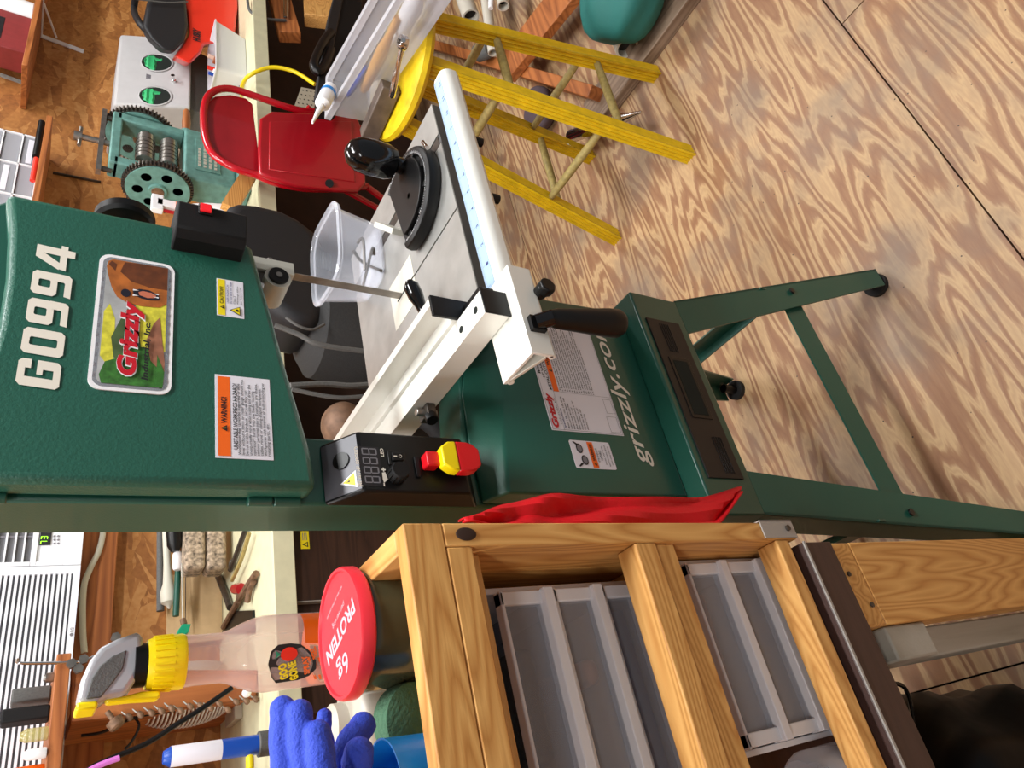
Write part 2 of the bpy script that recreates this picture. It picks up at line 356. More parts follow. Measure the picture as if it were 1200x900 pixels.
# ================================================================== bandsaw
SY = .655     # front of both doors
saw = thing('bandsaw', 'green upright metal cutting bandsaw on splayed stand, filling the middle of the picture', 'bandsaw', (.48, .72, 0))
c = MB(); c.box(.3195, .402, .690, .764, .60, 1.52, 'green_smooth')
c.build('column', saw, bevel=.004)
u = MB(); u.xz([(.3235, 1.172), (.40, 1.182), (.66, 1.228), (.674, 1.24), (.674, 1.47), (.62, 1.53), (.40, 1.53), (.3235, 1.48)], .6895, .758, 'green_smooth')
u.build('upper_wheel_housing', saw, bevel=.004)
d = MB(); d.xz([(.322, 1.168), (.36, 1.170), (.415, 1.180), (.476, 1.192), (.54, 1.203), (.642, 1.222), (.654, 1.234), (.652, 1.470), (.60, 1.462), (.54, 1.457), (.48, 1.456), (.40, 1.462), (.322, 1.472)], SY, .687, 'green')
dr = d.build('upper_door', saw, bevel=.008, bseg=3)
for z in (1.178, 1.43):
    h = MB(); h.cyl((.3195, .684, z), (.3195, .684, z + .027), .0055, 'green_smooth'); h.cyl((.3195, .684, z + .029), (.3195, .684, z + .053), .0055, 'green_smooth'); h.box(.3195, .33, .682, .689, z + .004, z + .05, 'green_smooth')
    h.build('hinge', dr, bevel=.001)
def P2(x, y): # flat position on the door plane
    p = A(x, y, 'y', SY); return p
# model lettering on the door (G0994)
o = P2(72, 456); e = P2(43, 284)
def glyph(t, ch, ox, ow, oh, O, mt):
    """square stencil-like numerals with rounded corners, leaning a little"""
    q = .30; sh = .10
    def P(pts, l=.0009): t.flat([(ox + (a + sh * c_ ) * ow, c_ * oh) for a, c_ in pts], O, EX, EZ, mt, l)
    def ring(y0, y1):
        o_ = [(.12, y0), (.88, y0), (1, y0 + .09), (1, y1 - .09), (.88, y1), (.12, y1), (0, y1 - .09), (0, y0 + .09)]
        ty = .17; i_ = [(.38, y0 + ty), (.62, y0 + ty), (.66, y0 + ty + .03), (.66, y1 - ty - .03), (.62, y1 - ty), (.38, y1 - ty), (.34, y1 - ty - .03), (.34, y0 + ty + .03)]
        for k in range(8): P([o_[k], o_[(k + 1) % 8], i_[(k + 1) % 8], i_[k]])
    if ch == '0': ring(0, 1)
    if ch == '9': ring(.36, 1); P([(.66, .36 + .09), (.66, .19), (.60, .17), (.06, .17), (.02, 0), (.88, 0), (1, .09), (1, .47), (.9, .5)][::-1], .0013)
    if ch == 'G':
        P([(.12, 0), (.34, .17), (.34, .83), (.12, 1), (0, .91), (0, .09)]); P([(.12, 1), (.34, .83), (.66, .83), (1, .83), (1, .91), (.88, 1)]); P([(.66, .83), (.66, .70), (1, .70), (1, .83)])
        P([(.12, 0), (.88, 0), (1, .09), (1, .17), (.34, .17)]); P([(.66, .17), (1, .17), (1, .56), (.66, .56)]); P([(.46, .42), (.66, .42), (.66, .56), (.46, .56)])
    if ch == '4':
        P([(.62, 0), (.94, 0), (.94, 1), (.62, 1)]); P([(-.02, .20), (.62, .20), (.62, .38), (.30, .38), (.02, .38)]); P([(-.02, .38), (.30, .38), (.62, .80), (.62, 1), (.40, 1)]); P([(.94, .20), (1.10, .20), (1.10, .38), (.94, .38)])
o = P2(69, 458); e = P2(44, 288); t = MB(); tw = (e.x - o.x)
for k, ch in enumerate('G0994'): glyph(t, ch, tw * .208 * k, tw * .172, .0335, V((o.x, SY, (o.z + e.z) / 2 - .0165)), 'lettering')
tx = t.build('model_lettering', dr)
# round-cornered badge
def frame_of(tl, tr, bl, br, plane=SY):
    tl, tr, bl, br = [A(*p, 'y', plane) for p in (tl, tr, bl, br)]
    x0 = (tl.x + bl.x) / 2; x1 = (tr.x + br.x) / 2; z1 = (tl.z + tr.z) / 2; z0 = (bl.z + br.z) / 2
    return x0, x1, z0, z1
x0, x1, z0, z1 = frame_of((104, 457), (115, 296), (200, 463), (205, 313))
b = MB(); W, Hh = x1 - x0, z1 - z0; cx, cz = (x0 + x1) / 2, (z0 + z1) / 2
O = V((cx, SY, cz))
b.prism([O + EX * a + EZ * q for a, q in rrect(W, Hh, .011)], (0, -.0014, 0), 'white')
O = O - EY * .0014
b.flat(rrect(W - .007, Hh - .007, .009), O, EX, EZ, 'silver', .0002)
w_, h_ = W - .014, Hh - .014
def clipf(pts): return [(max(-w_ / 2, min(w_ / 2, a)), max(-h_ / 2, min(h_ / 2, q))) for a, q in pts]
b.flat(rrect(w_, h_, .006), O, EX, EZ, 'sky_paint', .0004)
def R(pts): return clipf([(-w_ / 2 + w_ * a, -h_ / 2 + h_ * q) for a, q in pts])
b.flat(R([(.02, .66), (.2, .98), (.55, .98), (.62, .9), (.5, .8), (.2, .78)]), O, EX, EZ, 'meadow', .0005)
b.flat(R([(.1, .5), (.2, .78), (.35, .84), (.5, .72), (.62, .6), (.62, .4), (.1, .4)]), O, EX, EZ, 'hill', .0006)
b.flat(R([(.0, .12), (.0, .93), (.06, .97), (.16, .9), (.2, .7), (.34, .52), (.36, .3), (.3, .12)]), O, EX, EZ, 'forest', .0007)
b.flat(R([(.28, .0), (.3, .38), (.62, .5), (1, .52), (1, .03), (.98, 0)]), O, EX, EZ, 'meadow', .0008)
b.flat(R([(.3, .4), (.62, .52), (.62, .6), (.36, .56)]), O, EX, EZ, 'lake', .0009)
b.flat(R([(.1, .0), (.2, .22), (.36, .3), (.5, .2), (.56, .1), (.4, .06), (.2, .0)]), O, EX, EZ, 'trail', .0010)
b.flat(R([(.0, .02), (.0, .12), (.25, .12), (.12, .0)]), O, EX, EZ, 'forest', .0011)
b.flat(R([(.68, 0), (.64, .12), (.63, .4), (.64, .62), (.68, .8), (.76, .9), (.86, .97), (.93, 1), (.98, .98), (1, .9), (1, 0)]), O, EX, EZ, 'bear', .0012)
b.flat(R([(.8, 0), (.8, .3), (.83, .6), (.9, .78), (.99, .72), (1, .5), (1, 0)]), O, EX, EZ, 'bear_dark', .0013)
b.flat(R([(.9, .86), (.96, .84), (.985, .93), (.95, .97)]), O, EX, EZ, 'bear_dark', .0013)
b.flat([(a * .018 + w_ * .222, q * .0045 + h_ * .17) for a, q in [(math.cos(t) * .3, math.sin(t)) for t in [i * PI / 6 for i in range(12)]]], O, EX, EZ, 'bear_nose', .0015)
b.flat(R([(.70, .14), (.69, .26), (.695, .42), (.715, .54), (.75, .56), (.775, .46), (.775, .3), (.75, .16), (.72, .12)]), O, EX, EZ, 'bear_nose', .0014)
b.flat(R([(.715, .2), (.705, .32), (.72, .45), (.745, .47), (.76, .4), (.755, .26), (.735, .18)]), O, EX, EZ, 'mouth', .0016)
for a in (.705, .75): b.flat(R([(a, .56), (a + .014, .56), (a + .008, .46)]), O, EX, EZ, 'white', .0018)
for a in (.715, .742): b.flat(R([(a, .14), (a + .012, .14), (a + .006, .23)]), O, EX, EZ, 'white', .0018)
b.text('Grizzly', O + EX * (-w_ * .44 - .0006) + EZ * (-h_ * .165), EX, EZ, w_ * .60, h_ * .40, 'white', bold=.075, shear=.15, lift=.0019)
b.text('Grizzly', O + EX * (-w_ * .435) + EZ * (-h_ * .15), EX, EZ, w_ * .59, h_ * .38, 'logo_red', bold=.05, shear=.15, lift=.0022)
b.text('Industrial, Inc.', O + EX * (-w_ * .46) + EZ * (-h_ * .27), EX, EZ, w_ * .46, h_ * .12, 'ink', bold=.035, shear=.15, lift=.0024)
for i in range(12):
    for sgn in (1, -1):
        b.flat([(-W / 2 + W * (.08 + .07 * i), sgn * (Hh / 2 - .0052)), (-W / 2 + W * (.105 + .07 * i), sgn * (Hh / 2 - .0052)), (-W / 2 + W * (.105 + .07 * i), sgn * (Hh / 2 - .0036)), (-W / 2 + W * (.08 + .07 * i), sgn * (Hh / 2 - .0036))][::sgn], O, EX, EZ, 'ink_grey', .0004)
bd = b.build('brand_badge', dr); bd['label'] = 'rounded badge with bear picture and red lettering'

def tri_warn(b, O, ex, ez, cx, cz, s, fg='ink', bg=None, mark='!'):
    if bg: b.flat([(cx - s * 1.2, cz - s * .8), (cx + s * 1.2, cz - s * .8), (cx, cz + s * 1.3)], O, ex, ez, fg, .0009); b.flat([(cx - s * .95, cz - s * .65), (cx + s * .95, cz - s * .65), (cx, cz + s * 1.0)], O, ex, ez, bg, .0012)
    else: b.flat([(cx - s, cz - s * .75), (cx + s, cz - s * .75), (cx, cz + s)], O, ex, ez, fg, .0009)
    if mark: b.text(mark, V(O) + V(ex) * (cx - s * .1) + V(ez) * (cz - s * .5), ex, ez, s * .2, s * .9, bg and fg or 'yellow_label', bold=.03, lift=.0014)
# tall warning label, lower left of the door
x0, x1, z0, z1 = frame_of((252, 537), (252, 439), (319, 539), (317, 445))
O = V((x0, SY, z0)); W, Hh = x1 - x0, z1 - z0
b = MB(); b.prism([O, O + EX * W, O + EX * W + EZ * Hh, O + EZ * Hh], (0, -.0005, 0), 'paper'); O = O - EY * .0005
b.flat([(.0022, Hh - .0145), (W - .0022, Hh - .0145), (W - .0022, Hh - .0025), (.0022, Hh - .0025)], O, EX, EZ, 'orange_label')
b.text('WARNING!', O + EX * (W * .40) + EZ * (Hh - .0112), EX, EZ, W * .32, .0058, 'ink', bold=.03); tri_warn(b, O, EX, EZ, W * .34, Hh - .0085, .0036)
b.text('UNSTABLE WORKPIECE HAZARD!', O + EX * .010 + EZ * (Hh - .0215), EX, EZ, W - .020, .0044, 'ink', bold=.02)
ls = ['Workpieces that cannot be supported or slide', 'level without a fence or miter gauge should not', 'be cut on this bandsaw, because they can', 'unexpectedly move while cutting and draw the', "operator's hands into the blade, causing", 'serious personal injury. Examples are chains,', 'cables, round or oblong-shaped workpieces,', 'workpieces with internal or built-in moving or', 'rotating parts, etc.']
for i, l in enumerate(ls):
    b.text(l, O + EX * .004 + EZ * (Hh - .0215 - (Hh - .0225) / 9.3 * (i + 1)), EX, EZ, (W - .008) * min(1, len(l) / 47), .0036, 'ink', bold=.01)
b.build('warning_label', dr)['label'] = 'white sticker with orange warning band'
# small caution label
x0, x1, z0, z1 = frame_of((256, 371), (252, 326), (288, 373), (283, 331))
O = V((x0, SY, z0)); W, Hh = x1 - x0, z1 - z0
b = MB(); b.prism([O, O + EX * W, O + EX * W + EZ * Hh, O + EZ * Hh], (0, -.0005, 0), 'paper'); O = O - EY * .0005
b.flat([(.001, Hh - .0088), (W - .001, Hh - .0088), (W - .001, Hh - .0012), (.001, Hh - .0012)], O, EX, EZ, 'yellow_label')
b.text('CAUTION!', O + EX * W * .32 + EZ * (Hh - .0068), EX, EZ, W * .46, .0038, 'ink', bold=.02); tri_warn(b, O, EX, EZ, W * .22, Hh - .0055, .0026)
tri_warn(b, O, EX, EZ, W * .17, Hh * .3, .0055, 'ink', 'yellow_label', None); b.flat([(W * .17 + .0018 * math.cos(i * PI / 4), Hh * .27 + .0018 * math.sin(i * PI / 4)) for i in range(8)], O, EX, EZ, 'ink', .0015)
for i, (l, f) in enumerate((('LASER RADIATION', .5), ('Do not stare into beam', .6), ('Class 2', .22), ('Wavelength 650nm', .5), ('Max. Output 1 mW', .48))):
    b.text(l, O + EX * W * .35 + EZ * (Hh - .0125 - .0037 * i), EX, EZ, W * f, .0022, 'navy' if i < 2 else 'ink', bold=.01)
b.build('caution_label', dr)['label'] = 'small white sticker with yellow caution band'

# black box with red rocker, on the upper right of the door
b = MB(); b.prism([(.614, .690, 1.237), (.614, .634, 1.237), (.622, .624, 1.237), (.660, .624, 1.235), (.672, .634, 1.235), (.672, .69, 1.235)], (0, 0, .076), 'black_matte')
gb = b.build('laser_box', saw, bevel=.002)
b = MB(); p = A(241, 255, 'y', .622); b.box(.647, .663, .6215, .6245, p.z - .0075, p.z + .0075, 'black'); b.box(.649, .661, .6185, .6215, p.z - .006, p.z + .006, 'red_lens'); b.build('rocker_switch', gb, bevel=.001)['label'] = 'red rocker switch'
# tension handwheel
b = MB(); hy, hz = .735, 1.355
b.lathe((.712, hy, hz), (1, 0, 0), [(.012, 0), (.030, .002), (.034, .006), (.034, .016), (.030, .020), (.012, .020)], 'black', 40)
b.cyl((.672, hy, hz), (.714, hy, hz), .006, 'steel'); b.build('tension_handwheel', saw)
# guide post and upper guide, blade
b = MB(); b.box(.652, .6625, .700, .724, 1.158, 1.26, 'anodised'); b.box(.6635, .678, .706, .722, 1.156, 1.26, 'anodised'); b.box(.660, .6645, .709, .720, 1.16, 1.26, 'black')
gp = b.build('guide_post', saw, bevel=.0012)
b = MB(); b.cyl((.634, .690, 1.183), (.634, .735, 1.183), .0165, 'anodised', seg=28); b.cyl((.634, .686, 1.183), (.634, .690, 1.183), .0125, 'black', seg=28); b.cyl((.634, .6845, 1.183), (.634, .686, 1.183), .004, 'steel')
b.box(.63, .655, .705, .722, 1.192, 1.23, 'dark_steel'); b.build('blade_guide', gp)
for c0_, c1_, r_, m_ in (((.622, .70, 1.20), (.622, .70, 1.214), .005, 'white'), ((.612, .704, 1.203), (.612, .704, 1.216), .003, 'black'), ((.678, .714, 1.185), (.684, .714, 1.185), .004, 'steel')):
    b = MB(); b.cyl(c0_, c1_, r_, m_); b.build('guide_screw', gp)
b = MB(); b.box(.6594, .6601, .7055, .7185, .90, 1.25, 'steel')
for i in range(110):
    z = .99 + i * .0017; b.faces([(.6594, .7055, z), (.6601, .7055, z), (.6597, .7043, z + .0005), (.6594, .7055, z + .0014), (.6601, .7055, z + .0014)], [(0, 1, 2), (3, 2, 4), (0, 2, 3), (1, 4, 2)], 'steel')
b.build('blade', saw)

# control box on the column
b = MB(); b.yz([(.690, 1.150), (.652, 1.119), (.652, .988), (.690, .960)], .318, .392, 'black')
cb = b.build('control_box', saw, bevel=.003)
# sloping end panel
nE = V((0, -.031, .038)).normalized(); ezE = V((0, .038, .031)).normalized(); Oe = V((.322, .6522, 1.1195)) + nE * .0008
b = MB(); b.flat([(0, .001), (.066, .001), (.066, .046), (0, .046)], Oe, EX, ezE, 'machine_grey', 0)
M['machine_grey_dark'] = mat('grey_plate', (92, 92, 98), .45); b.mats = ['grey_plate']
b.flat([(.003, .006), (.023, .006), (.013, .026)], Oe, EX, ezE, 'white', .0005); b.flat([(.0055, .008), (.0205, .008), (.013, .0225)], Oe, EX, ezE, 'yellow_label', .0008)
b.flat([(.0125, .019), (.011, .014), (.0135, .0145), (.012, .010), (.0155, .0158), (.013, .0155)], Oe, EX, ezE, 'ink', .0011)
b.cyl(Oe + EX * .040 + ezE * .022, Oe + EX * .040 + ezE * .022 + nE * .002, .010, 'black', seg=24)
b.build('end_plate', cb)['label'] = 'grey sloping plate with yellow triangle'
FY = .652
def CP(x, y): return A(x, y, 'y', FY)
b = MB(); p0 = CP(425, 569); p1 = CP(443, 530)
b.box(p0.x, p1.x + .006, FY - .0006, FY, p1.z - .001, p0.z + .001, 'void'); b.mats = ['ink']
O = V((p0.x + .002, FY - .0006, p1.z + .002)); dw = (p1.x + .004 - p0.x) / 4; dh = p0.z - p1.z - .005
for k in range(4):
    for (a0, a1, c0, c1) in ((.15, .75, 0, .1), (.15, .75, .47, .56), (.15, .75, .92, 1), (.08, .2, .05, .48), (.70, .82, .05, .48), (.08, .2, .54, .97), (.70, .82, .54, .97)):
        b.flat([(dw * (k + a0), dh * c0), (dw * (k + a1), dh * c0), (dw * (k + a1), dh * c1), (dw * (k + a0), dh * c1)], O, EX, EZ, 'ink_grey', .0004)
b.build('display', cb)['label'] = 'unlit four digit display'
b = MB(); q = CP(422, 572)
b.text('BLADE SPEED', (q.x + .002, FY, q.z - .0035), EX, EZ, .048, .0052, 'lettering', bold=.03, lift=.0005); b.text('( FPM )', (q.x + .014, FY, q.z - .0085), EX, EZ, .016, .0034, 'lettering', bold=.02, lift=.0005)
q = CP(448, 535); b.text('LED', (q.x, FY, q.z - .002), EX, EZ, .010, .004, 'lettering', bold=.02, lift=.0005)
q = CP(450, 553); b.text('+', (q.x, FY, q.z - .002), EX, EZ, .005, .005, 'lettering', bold=.05, lift=.0005); q = CP(451, 570); b.text('-', (q.x, FY, q.z), EX, EZ, .004, .0015, 'lettering', lift=.0005)
q = CP(450, 566); b.flat([(0, 0), (.012, .003), (.013, -.003), (.004, -.005)][::-1], (q.x, FY, q.z), EX, EZ, 'lettering', .0005)
b.build('panel_lettering', cb)
kp = CP(464, 557); b = MB(); b.lathe((kp.x, FY, kp.z), (0, -1, 0), [(.0105, 0), (.0105, .012), (.0095, .015), (.004, .015)], 'black_matte', 24)
for i in range(12):
    a = i * PI / 6; b.box(kp.x + .0105 * math.cos(a) - .0008, kp.x + .0105 * math.cos(a) + .0008, FY - .012, FY, kp.z + .0105 * math.sin(a) - .0008, kp.z + .0105 * math.sin(a) + .0008, 'black')
b.build('speed_knob', cb)
q = CP(462, 537); b = MB(); b.box(q.x - .009, q.x + .009, FY - .002, FY, q.z - .013, q.z + .008, 'black'); b.box(q.x - .005, q.x + .005, FY - .005, FY - .002, q.z - .009, q.z + .004, 'black_matte'); b.text('O', (q.x - .002, FY - .005, q.z - .007), EX, EZ, .004, .004, 'lettering'); b.text('I', (q.x - .001, FY - .005, q.z - .001), EX, EZ, .0015, .004, 'lettering'); b.build('light_switch', cb, bevel=.0008)
s0 = CP(494, 546); s1 = CP(552, 546); zt, zb = s0.z, s1.z; cx = (s0.x + s1.x) / 2 + .001
b = MB(); b.box(cx - .009, cx + .009, FY - .016, FY, zt - .016, zt, 'red_switch')
L = zt - zb
b.prism([(cx + a, FY - .010, zb + c_) for a, c_ in ((-.010, 0), (.010, 0), (.017, .008), (.019, .016), (.019, .030), (-.019, .030), (-.019, .016), (-.017, .008))], (0, -.014, 0), 'red_switch')
b.prism([(cx + a, FY - .010, zb + c_) for a, c_ in ((-.019, .030), (.019, .030), (.018, .040), (.011, .050), (-.011, .050), (-.018, .040))], (0, -.0145, 0), 'yellow_switch')
b.build('stop_paddle', cb, bevel=.002)['label'] = 'red and yellow stop switch paddle'
q = CP(487, 548); b = MB(); b.box(q.x - .013, q.x + .013, FY - .003, FY, q.z - .004, q.z + .001, 'black_matte'); b.build('switch_latch', cb, bevel=.0008)

# lower housing and door
b = MB(); b.xz([(.3235, .60), (.3235, .962), (.42, .960), (.52, .945), (.64, .905), (.672, .87), (.672, .60)], .6895, .758, 'green_smooth'); b.build('lower_wheel_housing', saw, bevel=.004)
d = MB()
prof = [(.3215, .628), (.3215, .955), (.40, .957), (.48, .952), (.56, .930), (.63, .885), (.660, .845), (.664, .628)]
fr = [(.3225, .628), (.3225, .934), (.40, .922), (.48, .900), (.56, .876), (.63, .835), (.655, .80), (.662, .628)]
vs = [(x, .688, z) for x, z in prof] + [(x, SY, z) for x, z in fr]; n = len(prof)
d.faces(vs, [tuple(range(n)), tuple(range(n, 2 * n))[::-1]] + [(i, (i + 1) % n, n + (i + 1) % n, n + i) for i in range(n)], 'green_smooth')
ld = d.build('lower_door', saw, bevel=.004, bseg=3, smooth_angle=50)
h = MB(); h.cyl((.3185, .684, .80), (.3185, .684, .827), .0055, 'green_smooth'); h.cyl((.3185, .684, .829), (.3185, .684, .853), .0055, 'green_smooth'); h.build('hinge', ld)
# website lettering
o = A(768, 547, 'y', SY); e = A(712, 372, 'y', SY); zc = .6615
t = MB(); t.text('grizzly.com', (o.x, SY, max(.634, o.z + .001)), EX, EZ, .262, .036, 'lettering', bold=.010, shear=.22, lift=.0008); t.build('web_lettering', ld)
# specification plate
pl, pr, pb_, pbr = A(647, 504, 'y', SY), A(635, 385, 'y', SY), A(731, 511, 'y', SY), A(690, 380, 'y', SY)
x0 = (pl.x + pb_.x) / 2; z1 = pl.z; z0 = pb_.z; W = .205; Hh = z1 - z0
O = V((x0, SY, z0)); b = MB(); b.prism([O, O + EX * W, O + EX * W + EZ * Hh, O + EZ * Hh], (0, -.0006, 0), 'paper'); O = O - EY * .0006
b.text('Grizzly', O + EX * .004 + EZ * (Hh - .0165), EX, EZ, .056, .0135, 'logo_red', bold=.05, shear=.15)
b.text('Industrial, Inc.', O + EX * .010 + EZ * (Hh - .0195), EX, EZ, .045, .0024, 'ink')
b.text('MODEL G0994', O + EX * .092 + EZ * (Hh - .0075), EX, EZ, .050, .0042, 'ink', bold=.02); b.text('10" VARIABLE-SPEED', O + EX * .086 + EZ * (Hh - .0135), EX, EZ, .062, .0042, 'ink', bold=.02); b.text('METAL-CUTTING BANDSAW', O + EX * .066 + EZ * (Hh - .0195), EX, EZ, .100, .0046, 'ink', bold=.02)
b.flat([(.064, Hh - .031), (.202, Hh - .031), (.202, Hh - .0215), (.064, Hh - .0215)], O, EX, EZ, 'orange_label'); b.text('WARNING!', O + EX * .108 + EZ * (Hh - .0285), EX, EZ, .046, .005, 'ink', bold=.03); tri_warn(b, O, EX, EZ, .100, Hh - .0265, .0032)
b.text('Specifications', O + EX * .004 + EZ * (Hh - .026), EX, EZ, .032, .0038, 'navy', bold=.02)
for i, l in enumerate(('Motor: 1 HP, 115V, 1-Ph, 60 Hz', 'Full-Load Current Rating: 10A', 'Blade Speeds: 80-230 FPM', 'Blade Length: 72-1/2"', 'Max. Cutting Height: 4-1/2"', 'Cutting Width: 9-1/2"', 'Table Tilt: 0-45 deg', 'Weight: 190 lbs.')):
    b.text(l, O + EX * .004 + EZ * (Hh - .0315 - .0048 * i), EX, EZ, .0018 * len(l) - .002, .0030, 'ink', bold=.02)
ws = ['To reduce risk of serious injury when using this machine:', '1. Read and understand manual before operating.', '2. Always wear approved eye protection and respirator.', '3. Only plug power cord into a grounded outlet.', '4. Only remove jammed pieces when blade is stopped.', '5. Disconnect power before changing blades or servicing.', '6. Avoid getting caught in moving parts; tie back hair.', '7. Properly set up machine before operating.', '8. Never operate with doors open or guards removed.', '9. Never place hands directly in line with blade.', '10. Adjust guide post to just clear workpiece.', '11. Use smoothly with firm hand pressure.', '12. Only perform cuts with workpiece flat on table.', '13. Do not operate under influence of drugs or alcohol.', '14. Keep children and visitors away.']
for i, l in enumerate(ws): b.text(l, O + EX * .066 + EZ * (Hh - .0355 - .0043 * i), EX, EZ, .0023 * len(l), .0029, 'ink', bold=.02)
for q in ((.004, .004, .03, .022), (.036, .004, .06, .018)):
    for (a, c_, a2, c2) in ((q[0], q[1], q[2], q[1] + .0004), (q[0], q[3], q[2], q[3] + .0004), (q[0], q[1], q[0] + .0004, q[3]), (q[2], q[1], q[2] + .0004, q[3])): b.flat([(a, c_), (a2, c_), (a2, c2), (a, c2)], O, EX, EZ, 'ink')
for (a, c_, a2, c2) in ((.0015, .0015, W - .0015, .002), (.0015, Hh - .002, W - .0015, Hh - .0015), (.0015, .0015, .002, Hh - .0015), (.064, .002, .0644, Hh - .022), (.0015, Hh - .0212, W - .0015, Hh - .0208)): b.flat([(a, c_), (a2, c_), (a2, c2), (a, c2)], O, EX, EZ, 'ink_grey')
b.build('specification_plate', ld)['label'] = 'white sticker printed with specifications'
# eye-protection label
x0, x1, z0, z1 = frame_of((671, 548), (670, 515), (720, 551), (716, 520))
O = V((x0, SY, z0)); W, Hh = x1 - x0, z1 - z0; b = MB(); b.prism([O + EX * (W / 2 + a) + EZ * (Hh / 2 + q) for a, q in rrect(W, Hh, .003)], (0, -.0005, 0), 'paper'); O = O - EY * .0005
for sx in (-1, 1):
    cxx = W / 2 + sx * .0088; ring = [(cxx + .0075 * math.cos(i * PI / 8), Hh * .77 + .0055 * math.sin(i * PI / 8) + sx * .002) for i in range(16)]; b.flat(ring, O, EX, EZ, 'ink', .0004)
    b.flat([(cxx + (a - cxx) * .78, Hh * .77 + sx * .002 + (q - Hh * .77 - sx * .002) * .72) for a, q in ring], O, EX, EZ, 'ink_grey', .0007)
    b.flat([(cxx + sx * .006, Hh * .8), (cxx + sx * .0105, Hh * .9), (cxx + sx * .0095, Hh * .93), (cxx + sx * .004, Hh * .84)][::sx], O, EX, EZ, 'ink', .0004)
b.flat([(.0015, Hh * .44), (W - .0015, Hh * .44), (W - .0015, Hh * .58), (.0015, Hh * .58)], O, EX, EZ, 'orange_label'); b.text('WARNING!', O + EX * W * .28 + EZ * Hh * .475, EX, EZ, W * .6, Hh * .07, 'ink', bold=.03); tri_warn(b, O, EX, EZ, W * .16, Hh * .51, .0026)
for i, (l, f) in enumerate((('EYE INJURY', .5), ('HAZARD!', .36), ('Always wear ANSI-', .7), ('approved safety glasses', .8), ('when using machine.', .7))): b.text(l, O + EX * W * (.5 - f / 2) + EZ * (Hh * (.36 - .077 * i)), EX, EZ, W * f, Hh * (.055 if i < 2 else .042), 'ink', bold=.01)
b.build('eye_label', ld)['label'] = 'small white sticker showing safety glasses'

# table
TZ = 1.0
b = MB()
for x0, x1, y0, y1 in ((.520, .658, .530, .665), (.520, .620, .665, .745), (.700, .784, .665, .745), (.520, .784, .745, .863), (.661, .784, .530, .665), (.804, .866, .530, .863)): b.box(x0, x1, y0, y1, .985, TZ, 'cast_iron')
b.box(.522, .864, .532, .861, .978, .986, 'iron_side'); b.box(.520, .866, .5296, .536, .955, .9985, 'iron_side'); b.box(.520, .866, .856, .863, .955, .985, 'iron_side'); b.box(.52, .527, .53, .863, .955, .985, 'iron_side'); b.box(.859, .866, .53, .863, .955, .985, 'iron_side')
tb = b.build('table', saw)
b = MB(); b.box(.6205, .6995, .6655, .7445, .990, 1.0003, 'anodised'); b.box(.6585, .6612, .6650, .725, 1.0002, 1.0006, 'void'); b.build('table_insert', tb)
b = MB(); b.cyl((.76, .70, .955), (.76, .70, .88), .03, 'iron_side'); b.box(.56, .72, .66, .78, .90, .955, 'iron_side'); b.build('trunnion', tb, bevel=.003)
# fence rail
ry0, ry1, rz0, rz1 = .483, .513, .972, .999
pr = [(ry1, rz0), (ry1, rz1), (ry1 - .004, rz1 + .0015), (ry1 - .017, rz1 + .0015)] + [(ry0 + .012 - .012 * math.sin(a), rz1 - .012 + .0135 * math.cos(a)) for a in [i * PI / 16 for i in range(1, 9)]] + [(ry0, rz0 + .008), (ry0 + .004, rz0 + .002), (ry0 + .010, rz0)]
b = MB(); b.yz(pr, .42, .890, 'aluminium'); b.box(.60, .62, .512, .53, .974, .985, 'black'); b.box(.80, .82, .512, .53, .974, .985, 'black')
rl = b.build('fence_rail', saw, smooth_angle=30)
O = V((.505, ry1 - .0195, rz1 + .0015)); b = MB(); M['scale_blue'] = mat('scale_blue', (160, 188, 218), .35)
b.flat([(0, .0005), (.380, .0005), (.380, .0185), (0, .0185)], O, EX, EY, 'scale_blue', .0004)
for i in range(0, 126):
    h_ = .009 if i % 10 == 0 else .0055 if i % 5 == 0 else .0035; x = .003 + i * .003; b.flat([(x, .018 - h_), (x + .0005, .018 - h_), (x + .0005, .018), (x, .018)], O, EX, EY, 'ink_grey', .0006)
for i in range(1, 13): b.text(str(i), O + EX * (.003 + i * .030 - .003) + EY * .003, EX, EY, .004 if i < 10 else .007, .005, 'navy', bold=.02)
b.build('rail_scale', rl)
for x in (.652, .76):
    b = MB(); b.cyl((x, .495, rz0), (x, .495, rz0 - .012), .006, 'black'); b.build('rail_bolt', rl)

